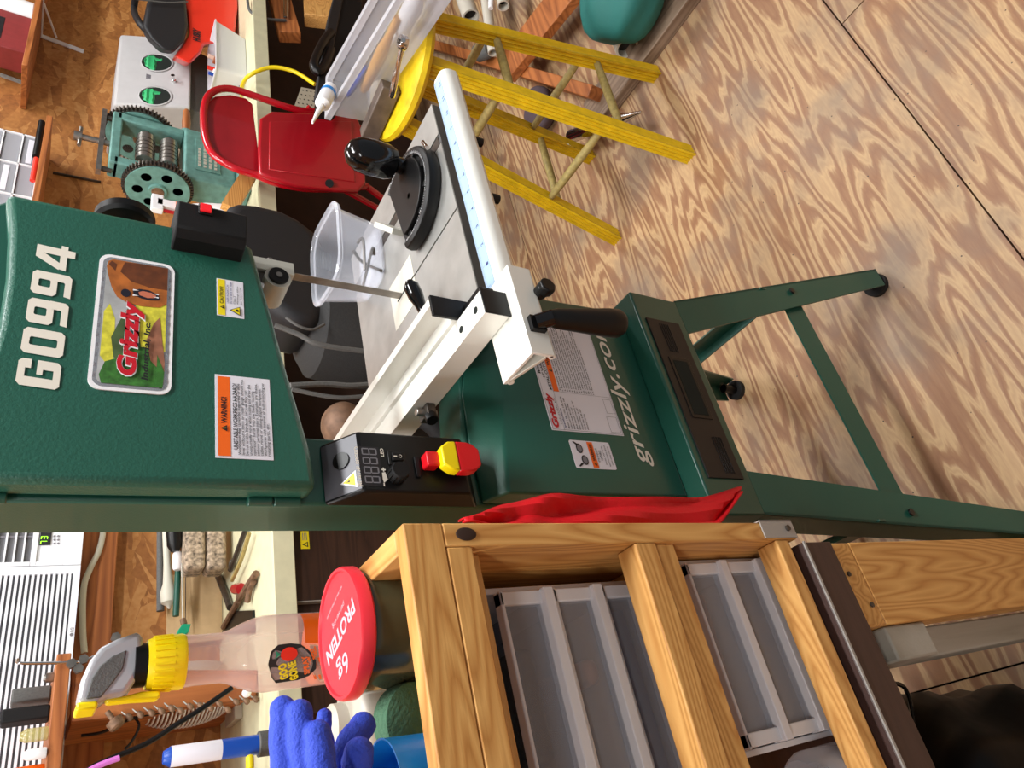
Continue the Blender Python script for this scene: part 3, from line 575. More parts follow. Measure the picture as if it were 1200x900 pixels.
# stand -- shallow cabinet with splayed legs
b = MB(); b.box(.280, .678, .620, .820, .522, .628, 'green_smooth'); st = b.build('stand_cabinet', saw, bevel=.003)
b = MB(); b.box(.336, .624, .6175, .6205, .541, .615, 'vent_black')
for i in range(5): b.box(.344, .405, .6165, .6176, .556 + i * .0045, .5575 + i * .0045, 'black')
for i in range(5): b.box(.56, .616, .6165, .6176, .570 + i * .0045, .5715 + i * .0045, 'black')
b.box(.436, .548, .6163, .6176, .556, .600, 'black'); b.box(.442, .542, .6158, .6166, .562, .594, 'void'); b.build('vent_panel', st, bevel=.001)
def leg(sx, sy):
    X0 = .48 + sx * .199; Y0 = .72 + sy * .10; X1 = .48 + sx * .290; Y1 = .72 + sy * .226
    t = .004; b = MB()
    # front/back flange (broad at the top), then side flange: an angle-iron leg
    zt, zb = .524, .022
    def fl(wt, wb): return [(X0, Y0, zt), (X0 - sx * wt, Y0, zt), (X1 - sx * wb, Y1, zb), (X1, Y1, zb)]
    b.prism(fl(.070, .042), (0, -sy * t, 0), 'green_smooth')
    b.prism([(X0, Y0, zt), (X0, Y0 - sy * .060, zt), (X1, Y1 - sy * .040, zb), (X1, Y1, zb)], (-sx * t, 0, 0), 'green_smooth')
    o = b.build('leg', st)
    b = MB(); b.cyl((X1 - sx * .022, Y1 - sy * .022, 0), (X1 - sx * .022, Y1 - sy * .022, .012), .024, 'rubber'); b.cyl((X1 - sx * .022, Y1 - sy * .022, .012), (X1 - sx * .022, Y1 - sy * .022, .05), .010, 'black'); b.build('foot', st)
    return X0, Y0, X1, Y1
for sx in (-1, 1):
    for sy in (-1, 1): leg(sx, sy)
def legpt(sx, sy, z):
    t = (.524 - z) / .502; return V((.48 + sx * (.199 + .091 * t), .72 + sy * (.10 + .126 * t), z))
for sy in (-1, 1):
    b = MB(); p, q = legpt(-1, sy, .262), legpt(1, sy, .262); y = p.y - sy * .006
    b.prism([(p.x + .003, y, .245), (q.x - .003, y, .245), (q.x - .006, y + sy * -.01, .285), (p.x + .006, y + sy * -.01, .285)], (0, -sy * .003, 0), 'green_smooth'); b.build('cross_brace', st)
    for sx in (-1, 1):
        b = MB(); q = legpt(sx, sy, .262); b.cyl((q.x - sx * .022, q.y + sy * .001, .266), (q.x - sx * .022, q.y + sy * .004, .266), .006, 'black'); b.build('brace_bolt', st)
for sx in (-1, 1):
    b = MB(); p, q = legpt(sx, -1, .31), legpt(sx, 1, .31); x = p.x - sx * .006
    b.prism([(x, p.y + .002, .292), (x, q.y - .002, .292), (x, q.y - .002, .334), (x, p.y + .002, .334)], (-sx * .003, 0, 0), 'green_smooth'); b.prism([(x, p.y + .002, .292), (x, q.y - .002, .292), (x - sx * .02, q.y - .002, .292), (x - sx * .02, p.y + .002, .292)], (0, 0, .003), 'green_smooth'); b.build('side_brace', st)

# ------------------------------------------------------------------ rip fence (clamped on the rail)
fence = thing('rip_fence', 'long white aluminium saw fence lying across the grey cast table of the bandsaw', 'fence', (.47, .66, TZ))
b = MB(); b.xz([(.448, 1.001), (.448, 1.030), (.4475, 1.032), (.478, 1.032), (.478, 1.028), (.480, 1.036), (.4955, 1.036), (.4955, 1.062), (.506, 1.062), (.506, 1.002), (.48, 1.001)], .540, .885, 'aluminium')
b.xz([(.448, 1.001), (.448, 1.032), (.478, 1.032), (.478, 1.001)], .4835, .5405, 'aluminium'); fb = b.build('fence_body', fence, bevel=.0006)
b = MB(); b.box(.4465, .4795, .4815, .4838, 1.000, 1.033, 'black'); b.box(.479, .507, .536, .5405, 1.001, 1.063, 'black'); b.box(.478, .500, .500, .536, 1.001, 1.020, 'black'); b.build('end_cap', fence, bevel=.0008)
for y in (.500, .535, .80):
    b = MB(); b.cyl((.4625, y, 1.0316), (.4625, y, 1.0323), .0042, 'void'); b.build('bolt_hole', fence)
b = MB(); b.box(.432, .448, .665, .690, 1.006, 1.018, 'dark_steel'); b.cyl((.440, .677, 1.0), (.440, .677, 1.028), .005, 'steel'); b.cyl((.434, .672, 1.012), (.424, .668, 1.012), .008, 'black'); b.build('fence_clip', fence, bevel=.001)
b = MB()
b.yz([(.527, .9955), (.527, 1.0), (.466, 1.0), (.466, .972), (.471, .970), (.471, .974), (.4695, .9955)], .388, .508, 'aluminium'); b.yz([(.527, .9955), (.520, .992), (.474, .977), (.470, .980), (.516, .9955)], .388, .43, 'anodised')
b.cyl((.388, .523, .992), (.508, .523, .992), .004, 'aluminium'); b.cyl((.388, .470, .972), (.508, .470, .972), .004, 'aluminium'); cr = b.build('carriage', fence, bevel=.0008)
b = MB(); b.box(.416, .434, .460, .467, .976, .994, 'black'); b.cyl((.426, .462, .986), (.4265, .450, .972), .009, 'black_gloss')
b.lathe((.427, .453, .976), (.002, -.010, -.092), [(.0085, 0), (.011, .010), (.0125, .03), (.0162, .075), (.0162, .088), (.013, .094), (.006, .096)], 'black', 24); b.build('lock_handle', fence)
b = MB(); b.cyl((.474, .470, .966), (.474, .455, .966), .008, 'black'); 
b.cyl((.474, .462, .964), (.474, .450, .964), .0105, 'black', seg=7); b.build('adjuster_knob', fence, bevel=.002)
b = MB(); b.cyl((.510, .608, 1.022), (.530, .604, 1.020), .007, 'dark_steel'); b.lathe((.526, .612, 1.022), (.045, -.008, .020), [(.008, -.010), (.011, -.002), (.010, .008), (.007, .018), (.007, .030), (.010, .044), (.010, .058), (.004, .066)], 'black_gloss', 16); b.cyl((.506, .608, 1.022), (.513, .608, 1.022), .009, 'black'); b.build('clamp_lever', fence)

# ------------------------------------------------------------------ mitre gauge
mg = thing('miter_gauge', 'black mitre gauge with white degree scale and fat black knob on the saw table', 'miter gauge', (.765, .61, TZ))
cx, cy = .757, .618; a0 = math.radians(145)      # flat side faces the blade
def mp(r, deg): a = math.radians(deg); return (cx + r * math.cos(a), cy + r * math.sin(a))
RR = .075; arc = [mp(RR, t) for t in range(135 - 0, 321, 8)]
b = MB(); b.prism([(x, y, 1.002) for x, y in [mp(RR, t) for t in range(160, 401, 10)]], (0, 0, .013), 'black')
b.prism([(x, y, 1.013) for x, y in [mp(RR - .017, t) for t in range(165, 396, 10)]], (0, 0, .011), 'black')
# raised rim with a sloping scale face
prof = [(RR, .002), (RR + .002, .010), (RR, .018), (RR - .006, .021), (RR - .013, .018), (RR - .014, .010)]
rows = []
for t in range(160, 401, 6):
    a = math.radians(t); rows.append([(cx + r * math.cos(a), cy + r * math.sin(a), 1 + z) for r, z in prof])
vs = [p for r in rows for p in r]; npf = len(prof)
b.faces(vs, [(i * npf + j, i * npf + j + 1, (i + 1) * npf + j + 1, (i + 1) * npf + j) for i in range(len(rows) - 1) for j in range(npf - 1)] + [tuple(range(npf)), tuple(range(len(vs) - npf, len(vs)))[::-1]], 'black')
hub = V((cx, cy, 0)); q0 = V((.728, .650, 0)); q1 = V((.790, .700, 0)); dd = (q1 - q0).normalized()
for t in (175, 210, 245, 280, 320, 360): 
    e = mp(RR - .01, t); b.bar((cx, cy, 1.012), (*e, 1.012), .008, .016, 'black')
hd_ = b.build('gauge_head', mg, bevel=.001)
b = MB()
for t in range(166, 396, 3):
    a = math.radians(t); er = V((math.cos(a), math.sin(a), 0)); et = V((-math.sin(a), math.cos(a), 0)); r0 = RR - .0125; l = .004 if t % 2 else .0025
    O = V((cx, cy, 1.0188)) + er * (r0 + .0018) + EZ * .0012; b.faces([O - et * .0004, O + et * .0004, O + et * .0004 + er * l + EZ * l * .18, O - et * .0004 + er * l + EZ * l * .18], [(0, 1, 2, 3)], 'white')
for k, t in enumerate(range(175, 385, 20)):
    a = math.radians(t); er = V((math.cos(a), math.sin(a), 0)); et = V((-math.sin(a), math.cos(a), 0)); b.text(str(abs(90 - 20 * k // 2 * 2 + 0) % 90), V((cx, cy, 1.0085)) + er * (RR - .024) - et * .004, et, -er, .008, .005, 'white', bold=.02, lift=.002)
b.build('degree_scale', hd_)
b = MB(); b.prism([(x, y, 1.001) for x, y in ((q0.x, q0.y), (q1.x, q1.y), (q1.x + .008 * dd.y * -1, q1.y + .008 * dd.x), (q0.x - .008 * dd.y, q0.y + .008 * dd.x))], (0, 0, .028), 'anodised'); b.build('gauge_face', mg)
b = MB(); kx, ky = .806, .602; b.lathe((kx, ky, 1.012), (0, 0, 1), [(.010, 0), (.012, .012), (.011, .02), (.021, .026), (.0245, .036), (.0255, .060), (.023, .078), (.016, .090), (.006, .095)], 'black_gloss', 28); b.build('knob', mg)
b = MB(); b.box(.786, .802, .535, .80, .9862, .9995, 'dark_steel'); b.build('guide_bar', mg)
b = MB(); b.cyl((.744, .600, 1.01), (.744, .600, 1.024), .004, 'steel'); b.cyl((.795, .545, 1.018), (.775, .538, 1.018), .003, 'chrome'); b.build('stop_screw', mg)

# ------------------------------------------------------------------ clear tub and hex keys
tubc = V((.785, .785, 0))
tub = thing('clear_tub', 'clear plastic food tub standing on the back corner of the saw table behind the blade', 'tub', (tubc.x, tubc.y, TZ))
ang = math.radians(-8)
def rot2(p): return (tubc.x + p[0] * math.cos(ang) - p[1] * math.sin(ang), tubc.y + p[0] * math.sin(ang) + p[1] * math.cos(ang))
rings = [(.090, .075, .0, .02), (.096, .082, .004, .024), (.112, .098, .062, .03), (.114, .100, .066, .03), (.124, .110, .067, .034), (.126, .112, .071, .034), (.118, .104, .073, .032), (.110, .096, .068, .03), (.108, .094, .060, .03), (.088, .073, .003, .02)]
vs = []; n = 0
for w_, h_, z, r in rings:
    pts = rrect(w_, h_, r, 6); n = len(pts); vs += [(*rot2((p[0] * 1.16, p[1] * 1.2)), TZ + .001 + z * 1.1) for p in pts]
b = MB(); b.faces(vs, [(j * n + i, j * n + (i + 1) % n, (j + 1) * n + (i + 1) % n, (j + 1) * n + i) for j in range(len(rings) - 1) for i in range(n)] + [tuple(range(n))[::-1], tuple(range(len(vs) - n, len(vs)))], 'tub_clear')
b.build('tub_body', tub)
for i, (c0, c1, c2, lb) in enumerate((((.735, .745, 1.008), (.80, .80, 1.010), (.806, .785, 1.030), 'grey hex key lying lowest in the clear tub'), ((.745, .800, 1.016), (.775, .745, 1.018), (.758, .737, 1.020), 'grey hex key lying across another one in the clear tub'), ((.752, .768, 1.024), (.80, .752, 1.027), (.81, .77, 1.028), 'short grey hex key on top in the clear tub'))):
    b = MB(); b.tube(spline([c0, c1, c2], 5), .0026, 'dark_steel', 6); tag(b.build('hex_key', root=c0), lb, 'hex key', 'hex keys in the tub')

# ================================================================== near left: rack of drawers on a small table
rack = thing('drawer_rack', 'pine lumber rack in the near foreground holding two stacks of clear drawers', 'rack', (0, .65, .655))
def rbox(name, x0, x1, y0, y1, z0, z1, mt, par=rack, bev=.0015):
    b = MB(); b.box(x0, x1, y0, y1, z0, z1, mt); return b.build(name, par, bevel=bev)
rbox('post', .1955, .2165, .500, .567, .655, 1.119, 'pine_z')
rbox('post', .1955, .2165, .76, .80, .655, 1.119, 'pine_z')
rbox('rail', -.42, .2165, .500, .518, 1.119, 1.155, 'pine_x')
rbox('rail', -.42, .1950, .500, .518, 1.094, 1.1185, 'pine_x')
rbox('rail', -.42, .1950, .500, .530, .8825, .910, 'pine_x')
rbox('rail', -.42, .1950, .504, .530, .854, .8805, 'pine_x')
rbox('rail', -.42, .1950, .500, .530, .672, .694, 'pine_x')
rbox('side_rail', .1955, .2165, .5185, .612, 1.119, 1.155, 'pine_y')
rbox('side_panel', .1960, .2160, .568, .759, .6555, 1.118, 'pine_z')
rbox('shelf_board', -.42, .1950, .5185, .80, 1.078, 1.090, 'pine_x')
rbox('shelf_board', -.42, .1950, .5305, .80, .842, .853, 'pine_x')
b = MB(); b.ellipsoid((.2060, .4995, 1.098), .006, .0012, .010, 'brown_dark'); b.build('knot', rack)
b = MB(); b.box(.197, .218, .4978, .4995, .655, .712, 'silver_tape'); b.box(.2168, .2185, .4978, .53, .655, .712, 'silver_tape'); b.cyl((.208, .4978, .668), (.208, .495, .668), .0035, 'dark_steel'); b.build('corner_bracket', rack)
def drawer_stack(label, x0, x1, y0, zs, ztop, zbot):
    t = thing('drawer_cabinet', label, 'drawer cabinet', ((x0 + x1) / 2, (y0 + .78) / 2, zbot)); s = .006
    b = MB(); b.box(x0, x1, y0 + .01, .775, ztop - s, ztop, 'plastic_white'); b.box(x0, x1, y0 + .01, .775, zbot, zbot + s, 'plastic_white'); b.box(x0, x0 + s, y0 + .01, .775, zbot + s, ztop - s, 'plastic_white'); b.box(x1 - s, x1, y0 + .01, .775, zbot + s, ztop - s, 'plastic_white'); b.box(x0, x1, .771, .775, zbot, ztop, 'plastic_white'); b.build('cabinet_shell', t, bevel=.001)
    for i, (za, zb) in enumerate(zs):
        b = MB(); fr_ = .014
        # rim of the drawer front, bottom lip proud of the rest
        b.box(x0 + s + .001, x0 + s + fr_, y0, y0 + .012, zb, za, 'plastic_white'); b.box(x1 - s - fr_, x1 - s - .001, y0, y0 + .012, zb, za, 'plastic_white')
        b.box(x0 + s, x1 - s, y0 - .006, y0 + .012, zb, zb + .012, 'plastic_white'); b.box(x0 + s, x1 - s, y0, y0 + .012, za - .004, za, 'plastic_white')
        dr_ = b.build('drawer', t, bevel=.0012)
        b = MB(); b.box(x0 + s + fr_, x1 - s - fr_, y0 + .004, y0 + .0055, zb + .012, za - .004, 'clear_drawer'); b.box(x0 + s + .003, x1 - s - .003, y0 + .012, .765, zb + .004, zb + .0052, 'clear_drawer'); b.build('drawer_body', dr_)
    return t
drawer_stack('upper stack of clear plastic drawers with white frames in the pine rack', -.12, .180, .558, ((1.040, .982), (.979, .921), (.918, .866)), 1.062, .8535)
drawer_stack('lower stack of clear plastic drawers with white frames above the brown board', -.006, .1945, .545, ((.802, .741), (.738, .679), (.676, .664)), .830, .6555)
def lumpbox(name, x0, x1, y0, y1, z0, z1, mt, label, cat, bev=.006, rot=None, group=None):
    c_ = V(((x0 + x1) / 2, (y0 + y1) / 2, (z0 + z1) / 2)); b = MB(); b.box(x0, x1, y0, y1, z0, z1, mt); o = b.build(name, root=c_, bevel=bev, bseg=3)
    if rot: o.rotation_euler = rot
    return tag(o, label, cat, group)
lumpbox('tape_roll_box', .03, .13, .60, .66, .9875, 1.012, 'tank_grey', 'grey rounded case lying in the top clear drawer', 'case')
lumpbox('copper_stick', .085, .110, .58, .70, .9275, .948, 'copper', 'copper brown rounded stick in the second clear drawer', 'stick', .009)
lumpbox('blue_packet', .0, .155, .585, .60, .8725, .910, 'blue_contents', 'dark blue packet standing in the third clear drawer', 'packet', .003)
lumpbox('wood_stick', .06, .165, .585, .605, .7475, .762, 'stud_x', 'brown wooden stick in the upper drawer of the lower stack', 'stick', .003, (0, .05, 0), 'sticks in the lower stack')
lumpbox('wood_stick', .05, .150, .61, .63, .7475, .768, 'stud_x', 'thicker brown wooden stick behind another in the lower stack', 'stick', .003, (0, -.03, 0), 'sticks in the lower stack')
b = MB(); cj = A(955, 893, 'y', .56); b.lathe((-.045, .56, .6555), (0, 0, 1), [(.030, 0), (.033, .004), (.033, .06), (.029, .07), (.026, .075)], 'clear'); tag(b.build('glass_tumbler', root=(-.045, .56, .6555)), 'clear ribbed plastic tumbler beside the lower drawer stack', 'tumbler')

tab = thing('work_table', 'small table with dark brown top edge on heavy two by four legs', 'table', (0, .68, 0))
b = MB(); b.box(-.55, .190, .495, .90, .600, .6545, 'brown_edge'); tt_ = b.build('table_top', tab, bevel=.002)
b = MB(); b.box(-.55, .1905, .4935, .4955, .6515, .6548, 'silver_tape'); b.build('edge_trim', tt_)
b = MB(); b.box(.088, .190, .500, .88, .558, .5998, 'pine_y'); b.build('apron', tab, bevel=.003)
b = MB(); b.box(.088, .190, .500, .538, 0, .5575, 'pine_z'); b.build('leg', tab, bevel=.002)
b = MB(); b.box(.088, .190, .842, .88, 0, .5575, 'paint_wood_z'); b.build('leg', tab, bevel=.002)
b = MB(); b.box(-.55, -.515, .500, .60, 0, .5995, 'pine_z'); b.build('leg', tab, bevel=.002)
b = MB(); b.box(.048, .0875, .505, .88, .470, .5575, 'paint_wood_y'); b.build('side_rail', tab, bevel=.003)
b = MB(); b.box(.050, .0875, .545, .60, 0, .4695, 'paint_wood_z'); b.build('leg', tab, bevel=.003)
for q in ((.112, .571), (.150, .588)):
    b = MB(); b.cyl((q[0], .4995, q[1]), (q[0], .4975, q[1]), .003, 'dark_steel'); b.build('screw', tab)

# red cloth tucked beside the rack
up = [(540, 607), (560, 603), (590, 592), (620, 585), (650, 583), (700, 583), (760, 584), (820, 581), (850, 576), (868, 571)]
lo = [(545, 612), (565, 614), (590, 620), (620, 624), (650, 626), (700, 626), (760, 626), (820, 624), (842, 616), (866, 580)]
U = [A(*p, 'y', .575) for p in up]; Lw = [A(*p, 'y', .560) for p in lo]
b = MB(); rows = 9; vs = []; U2 = spline(U, 4); L2 = spline(Lw, 4)
for i, (p, q) in enumerate(zip(U2, L2)):
    for j in range(rows):
        t = j / (rows - 1); w_ = p.lerp(q, t); w_ += V((0, .006 * math.sin(t * 9 + i * .25) + .004 * math.sin(i * .7 + t * 4), .0)); vs.append(w_)
b.faces(vs, [(i * rows + j, i * rows + j + 1, (i + 1) * rows + j + 1, (i + 1) * rows + j) for i in range(len(U2) - 1) for j in range(rows - 1)], 'cloth_red')
cl = tag(b.build('red_cloth', root=(.26, .57, .9)), 'bright red cloth hanging between the pine rack and the green bandsaw', 'cloth'); so = cl.modifiers.new('s', 'SOLIDIFY'); so.thickness = .002

# ------------------------------------------------------------------ things on top of the rack
TOP = 1.0905
def wrap(b, cx, cy, r, phi=0):
    for v in b.bm.verts:
        a = v.co.x / r + phi; rr = r - v.co.y; v.co = V((cx + rr * math.sin(a), cy - rr * math.cos(a), v.co.z))
jx, jy = .165, .62
jar = thing('powder_jar', 'dark olive jar with wide coral red screw lid on top of the rack', 'jar', (jx, jy, TOP))
b = MB(); b.lathe((jx, jy, TOP), (0, 0, 1), [(.050, 0), (.053, .004), (.053, .066), (.051, .070)], 'jar_dark', 48); b.build('jar_body', jar)
b = MB(); LZ = TOP + .0815; b.lathe((jx, jy, TOP + .069), (0, 0, 1), [(.0545, 0), (.0565, .002), (.0565, .011), (.055, .0135), (.0525, .0135), (.0515, .0115), (.050, .0115)], 'lid_red', 64); ldj = b.build('lid', jar)
pa = A(421, 706, 'z', LZ); pb2 = A(391, 769, 'z', LZ); ex = (pb2 - pa); wL = ex.length; ex.normalize(); ez = EZ.cross(ex)
c0 = V((jx, jy, LZ)); WL = .082
b = MB(); b.text('PROTEIN', c0 - ex * WL * .50 - ez * .007, ex, ez, WL, .0145, 'lid_text', bold=.035, lift=-.001)
b.text('6g', c0 - ex * .004 + ez * .014, ex, ez, .028, .023, 'lid_text', bold=.01, lift=-.001)
b.text('per serving', c0 - ex * .022 - ez * .018, ex, ez, .036, .006, 'lid_text', lift=-.001); b.text('90% less fat than peanuts', c0 - ex * .026 - ez * .032, ex, ez, .048, .0035, 'lid_text', lift=-.001)
for v in b.bm.verts: v.co.z = LZ - .0006
b.build('lid_lettering', ldj)

# remover bottle with spray head
gy = .78; g0 = A(285, 768, 'y', gy); gx = g0.x
goo = thing('spray_bottle', 'clear spray bottle with grey and yellow trigger head on top of the rack', 'spray bottle', (gx, gy, TOP))
def zz(x, y=772): return A(x, y, 'y', gy).z
z1, z2, z3, z4 = zz(285), zz(258), zz(214), zz(170)
rb = .0375
b = MB(); b.lathe((gx, gy, TOP), (0, 0, 1), [(rb - .004, 0), (rb, .004), (rb, .055), (rb + .0005, z1 - TOP - .020), (rb - .002, z1 - TOP - .008), (.031, z1 - TOP + .004), (.0262, z1 - TOP + .014), (.0240, z2 - TOP), (.0240, z3 - TOP - .01), (.0248, z3 - TOP)], 'bottle_clear', 48, cap=False); b.build('bottle_body', goo)
b = MB(); b.lathe((gx, gy, TOP + .003), (0, 0, 1), [(rb - .003, 0), (rb - .0015, .004), (rb - .0015, .052)], 'orange_gel', 40); b.build('liquid', goo)
b = MB(); b.lathe((gx, gy, z3 - .001), (0, 0, 1), [(.0248, 0), (.0260, .003), (.0245, z4 - z3 - .006), (.0225, z4 - z3)], 'yellow_switch', 40)
for i in range(24):
    a = 2 * PI * i / 24; b.bar((gx + .0255 * math.cos(a), gy + .0255 * math.sin(a), z3 + .010), (gx + .0248 * math.cos(a), gy + .0248 * math.sin(a), z4 - .006), .0018, .0018, 'yellow_switch')
b.cyl((gx, gy, z4), (gx, gy, z4 + .010), .020, 'black'); b.build('cap', goo)
def GP(x, y): return A(x, y, 'y', gy)
hp = [(165, 747), (158, 745), (135, 753), (117, 762), (104, 778), (94, 800), (88, 828), (112, 831), (122, 822), (146, 818), (158, 800), (168, 778)]
M['silver_plastic'] = mat('silver_plastic', (176, 176, 180), .3, .15)
off = gx - (GP(168, 775).x + GP(168, 755).x) / 2 * 1.0
b = MB(); b.prism([GP(*p) - EY * .0145 for p in hp], (0, .029, 0), 'silver_plastic'); hdg = b.build('spray_head', goo, bevel=.006, bseg=4)
sil = [(160, 790), (150, 797), (135, 806), (120, 818), (145, 815), (156, 803)]
b = MB(); b.prism([GP(*p) - EY * .0158 for p in ((146, 767), (130, 774), (116, 785), (106, 800), (99, 824), (116, 822), (130, 805), (142, 788))], (0, .0316, 0), 'tank_grey'); b.build('grip_inset', hdg, bevel=.001)['label'] = 'dark grey inset'
b = MB(); b.prism([GP(*p) - EY * .0165 for p in ((88, 828), (113, 826), (112, 835), (87, 838))], (0, .033, 0), 'yellow_switch'); b.build('nozzle', goo, bevel=.002)
b = MB(); b.prism([GP(*p) - EY * .007 for p in ((122, 820), (147, 817), (165, 812), (186, 811), (188, 816), (184, 821), (150, 823), (124, 826))], (0, .014, 0), 'yellow_switch'); b.build('trigger', goo, bevel=.002)
b = MB(); lr = rb + .0006
def px2u(x, y): p = GP(x, y); return (p.x - gx) * 1.08, p.z
b.flat([(u_, z_) for u_, z_ in [px2u(*p) for p in ((345, 765), (400, 765), (400, 722), (345, 722))]], (0, 0, 0), EX, EZ, 'orange_gel', .0)
b.bm.faces.ensure_lookup_table(); bmesh.ops.subdivide_edges(b.bm, edges=b.bm.edges[:], cuts=5, use_grid_fill=True)
b.flat([px2u(*p) for p in ((350, 767), (395, 767), (395, 812), (372, 812), (360, 800))][::-1], (0, 0, 0), EX, EZ, 'pink_label', .0002)
blob = [(304, 788), (306, 775), (314, 768), (328, 766), (340, 767), (350, 773), (359, 783), (361, 792), (355, 801), (343, 807), (330, 809), (318, 811), (311, 803)]
b.flat([px2u(*p) for p in blob][::-1], (0, 0, 0), EX, EZ, 'ink', .0006)
fc = px2u(327, 777); b.flat([(fc[0] + .0065 * math.cos(i * PI / 8), fc[1] + .0085 * math.sin(i * PI / 8)) for i in range(16)], (0, 0, 0), EX, EZ, 'red_orange', .0010)
fc = px2u(313, 778); b.flat([(fc[0] - .004, fc[1] + .002), (fc[0], fc[1] - .004), (fc[0] + .004, fc[1] + .002), (fc[0], fc[1])], (0, 0, 0), EX, EZ, 'green_tool', .0010)
t0 = px2u(331, 803); ex_ = V((.96, 0, .28)).normalized(); ez_ = V((-.28, 0, .96)).normalized(); b.text('GOO', (t0[0], 0, t0[1]), ex_, ez_, .0175, .0085, 'yellow_label', bold=.05, lift=.0010); t0 = px2u(343, 804); b.text('GONE', (t0[0], 0, t0[1]), ex_, ez_, .021, .0085, 'yellow_label', bold=.05, lift=.0010)
t0 = px2u(355, 797); b.text('SPRAY', (t0[0], 0, t0[1]), ex_, ez_, .020, .006, 'orange_label', bold=.04, lift=.0010); t0 = px2u(360, 778); b.text('GEL', (t0[0], 0, t0[1]), ex_, ez_, .010, .006, 'orange_label', bold=.04, lift=.0010)
for i in range(3):
    t0 = px2u(366 + 6 * i, 806); b.flat([(t0[0], t0[1]), (t0[0] + .026, t0[1] + .012), (t0[0] + .026, t0[1] + .0145), (t0[0], t0[1] + .0025)], (0, 0, 0), EX, EZ, 'orange_label', .0008)
wrap(b, gx, gy, lr); b.build('bottle_label', goo)['label'] = 'orange and black product label'

# beige ribbed bottle behind the jar
by = .72; bx = A(430, 845, 'y', by).x; bzt = A(396, 790, 'y', by).z
bo = thing('beige_bottle', 'beige plastic bottle with ribbed side between the red lidded jar and the blue gloves', 'bottle', (bx, by, TOP))
b = MB(); HH = bzt - TOP; b.lathe((bx, by, TOP), (0, 0, 1), [(.040, 0), (.043, .004), (.043, HH * .28), (.0445, HH * .30), (.043, HH * .32), (.0445, HH * .345), (.043, HH * .37), (.0445, HH * .395), (.043, HH * .42), (.043, HH * .70), (.040, HH * .82), (.030, HH * .94), (.022, HH * .98)], 'beige_plastic', 40); b.build('bottle_body', bo)
b = MB(); b.lathe((bx, by, TOP + HH * .97), (0, 0, 1), [(.020, 0), (.020, .012), (.016, .016)], 'cable_white', 30); b.build('bottle_cap', bo)
# blue gloves
def glove(name, label, fingers, palm):
    b = MB()
    for path, r in fingers:
        P_ = spline(path, 5); n_ = len(P_); d0 = (P_[-1] - P_[-2]).normalized(); P_ = P_ + [P_[-1] + d0 * r * .5, P_[-1] + d0 * r * .85, P_[-1] + d0 * r]; b.tube(P_, [r * (.94 + .06 * math.cos(i * 1.7)) for i in range(n_)] + [r * .85, r * .5, r * .08], 'glove_blue', 14)
    for c_, rx, ry, rz in palm: b.ellipsoid(c_, rx, ry, rz, 'glove_blue', 20, 12)
    o = b.build(name, root=fingers[0][0][0]); rm = o.modifiers.new('r', 'REMESH'); rm.mode = 'VOXEL'; rm.voxel_size = .0013; rm.use_smooth_shade = True
    sm = o.modifiers.new('sm', 'SMOOTH'); sm.iterations = 3
    return tag(o, label, 'glove', 'pair of blue work gloves')
def GL(x, y, Y=.545): return A(x, y, 'y', Y)
glove('work_glove', 'blue knitted work glove with its fingers reaching over beside the spray bottle', [([GL(335, 960), GL(332, 900), GL(331, 832)], .0098), ([GL(368, 960, .535), GL(356, 900, .535), GL(351, 837, .535)], .0102), ([GL(400, 960, .525), GL(380, 910, .525), GL(372, 862, .525)], .0104)], [(GL(370, 985, .54), .035, .022, .036)])
glove('work_glove', 'second blue knitted work glove with thick fingertips next to the blue cup', [([GL(405, 940, .56), GL(402, 890, .56), GL(424, 852, .565)], .0114), ([GL(420, 950, .535), GL(418, 905, .54), GL(420, 884, .535)], .0118), ([GL(390, 900, .58), GL(380, 860, .58), GL(380, 840, .58)], .0065)], [(GL(410, 985, .55), .032, .02, .034)])
# blue cup
cxp = A(470, 905, 'y', .56); ctz = A(446, 885, 'y', .56).z
b = MB(); b.lathe((cxp.x - .008, .56, TOP), (0, 0, 1), [(.026, 0), (.030, .002), (.033, ctz - TOP - .002), (.0335, ctz - TOP), (.032, ctz - TOP), (.029, .006), (.001, .005)], 'cup_blue', 40, cap=False); tag(b.build('blue_cup', root=(cxp.x - .008, .56, TOP)), 'bright blue plastic cup on the rack below the gloves', 'cup')
# green scouring wheel
sc_ = A(478, 846, 'y', .63); b = MB(); b.lathe((sc_.x, .615, TOP + .030), (.15, 1, .2), [(.026, -.012), (.029, -.010), (.030, 0), (.029, .010), (.026, .012)], 'scrub_green', 32); tag(b.build('scouring_wheel', root=(sc_.x, .615, TOP)), 'dark green fibrous scouring wheel behind the top pine rail', 'scouring pad')

# black sack on the floor
b = MB(); b.ellipsoid((-.23, .72, .23), .25, .26, .23, 'bag_black', 48, 30)
for v in b.bm.verts:
    d_ = v.co - V((-.23, .72, .23)); a = math.atan2(d_.y, d_.x); v.co += d_ * (.05 * math.sin(5 * a + 9 * d_.z * 4) + .03 * math.sin(11 * a - 23 * d_.z)) ; v.co.z = max(0, v.co.z)
tag(b.build('black_sack', root=(-.23, .72, 0)), 'shiny black plastic sack on the plywood floor under the small table', 'sack')
b = MB(); b.tube(spline([A(1045, 800, 'y', .62), A(1060, 806, 'y', .62), A(1068, 830, 'y', .61), A(1070, 860, 'y', .6), A(1060, 890, 'y', .59)], 6), .003, 'black_gloss', 8); tag(b.build('black_hook', root=A(1068, 830, 'y', .61)), 'black bent wire hook under the brown table edge', 'hook')

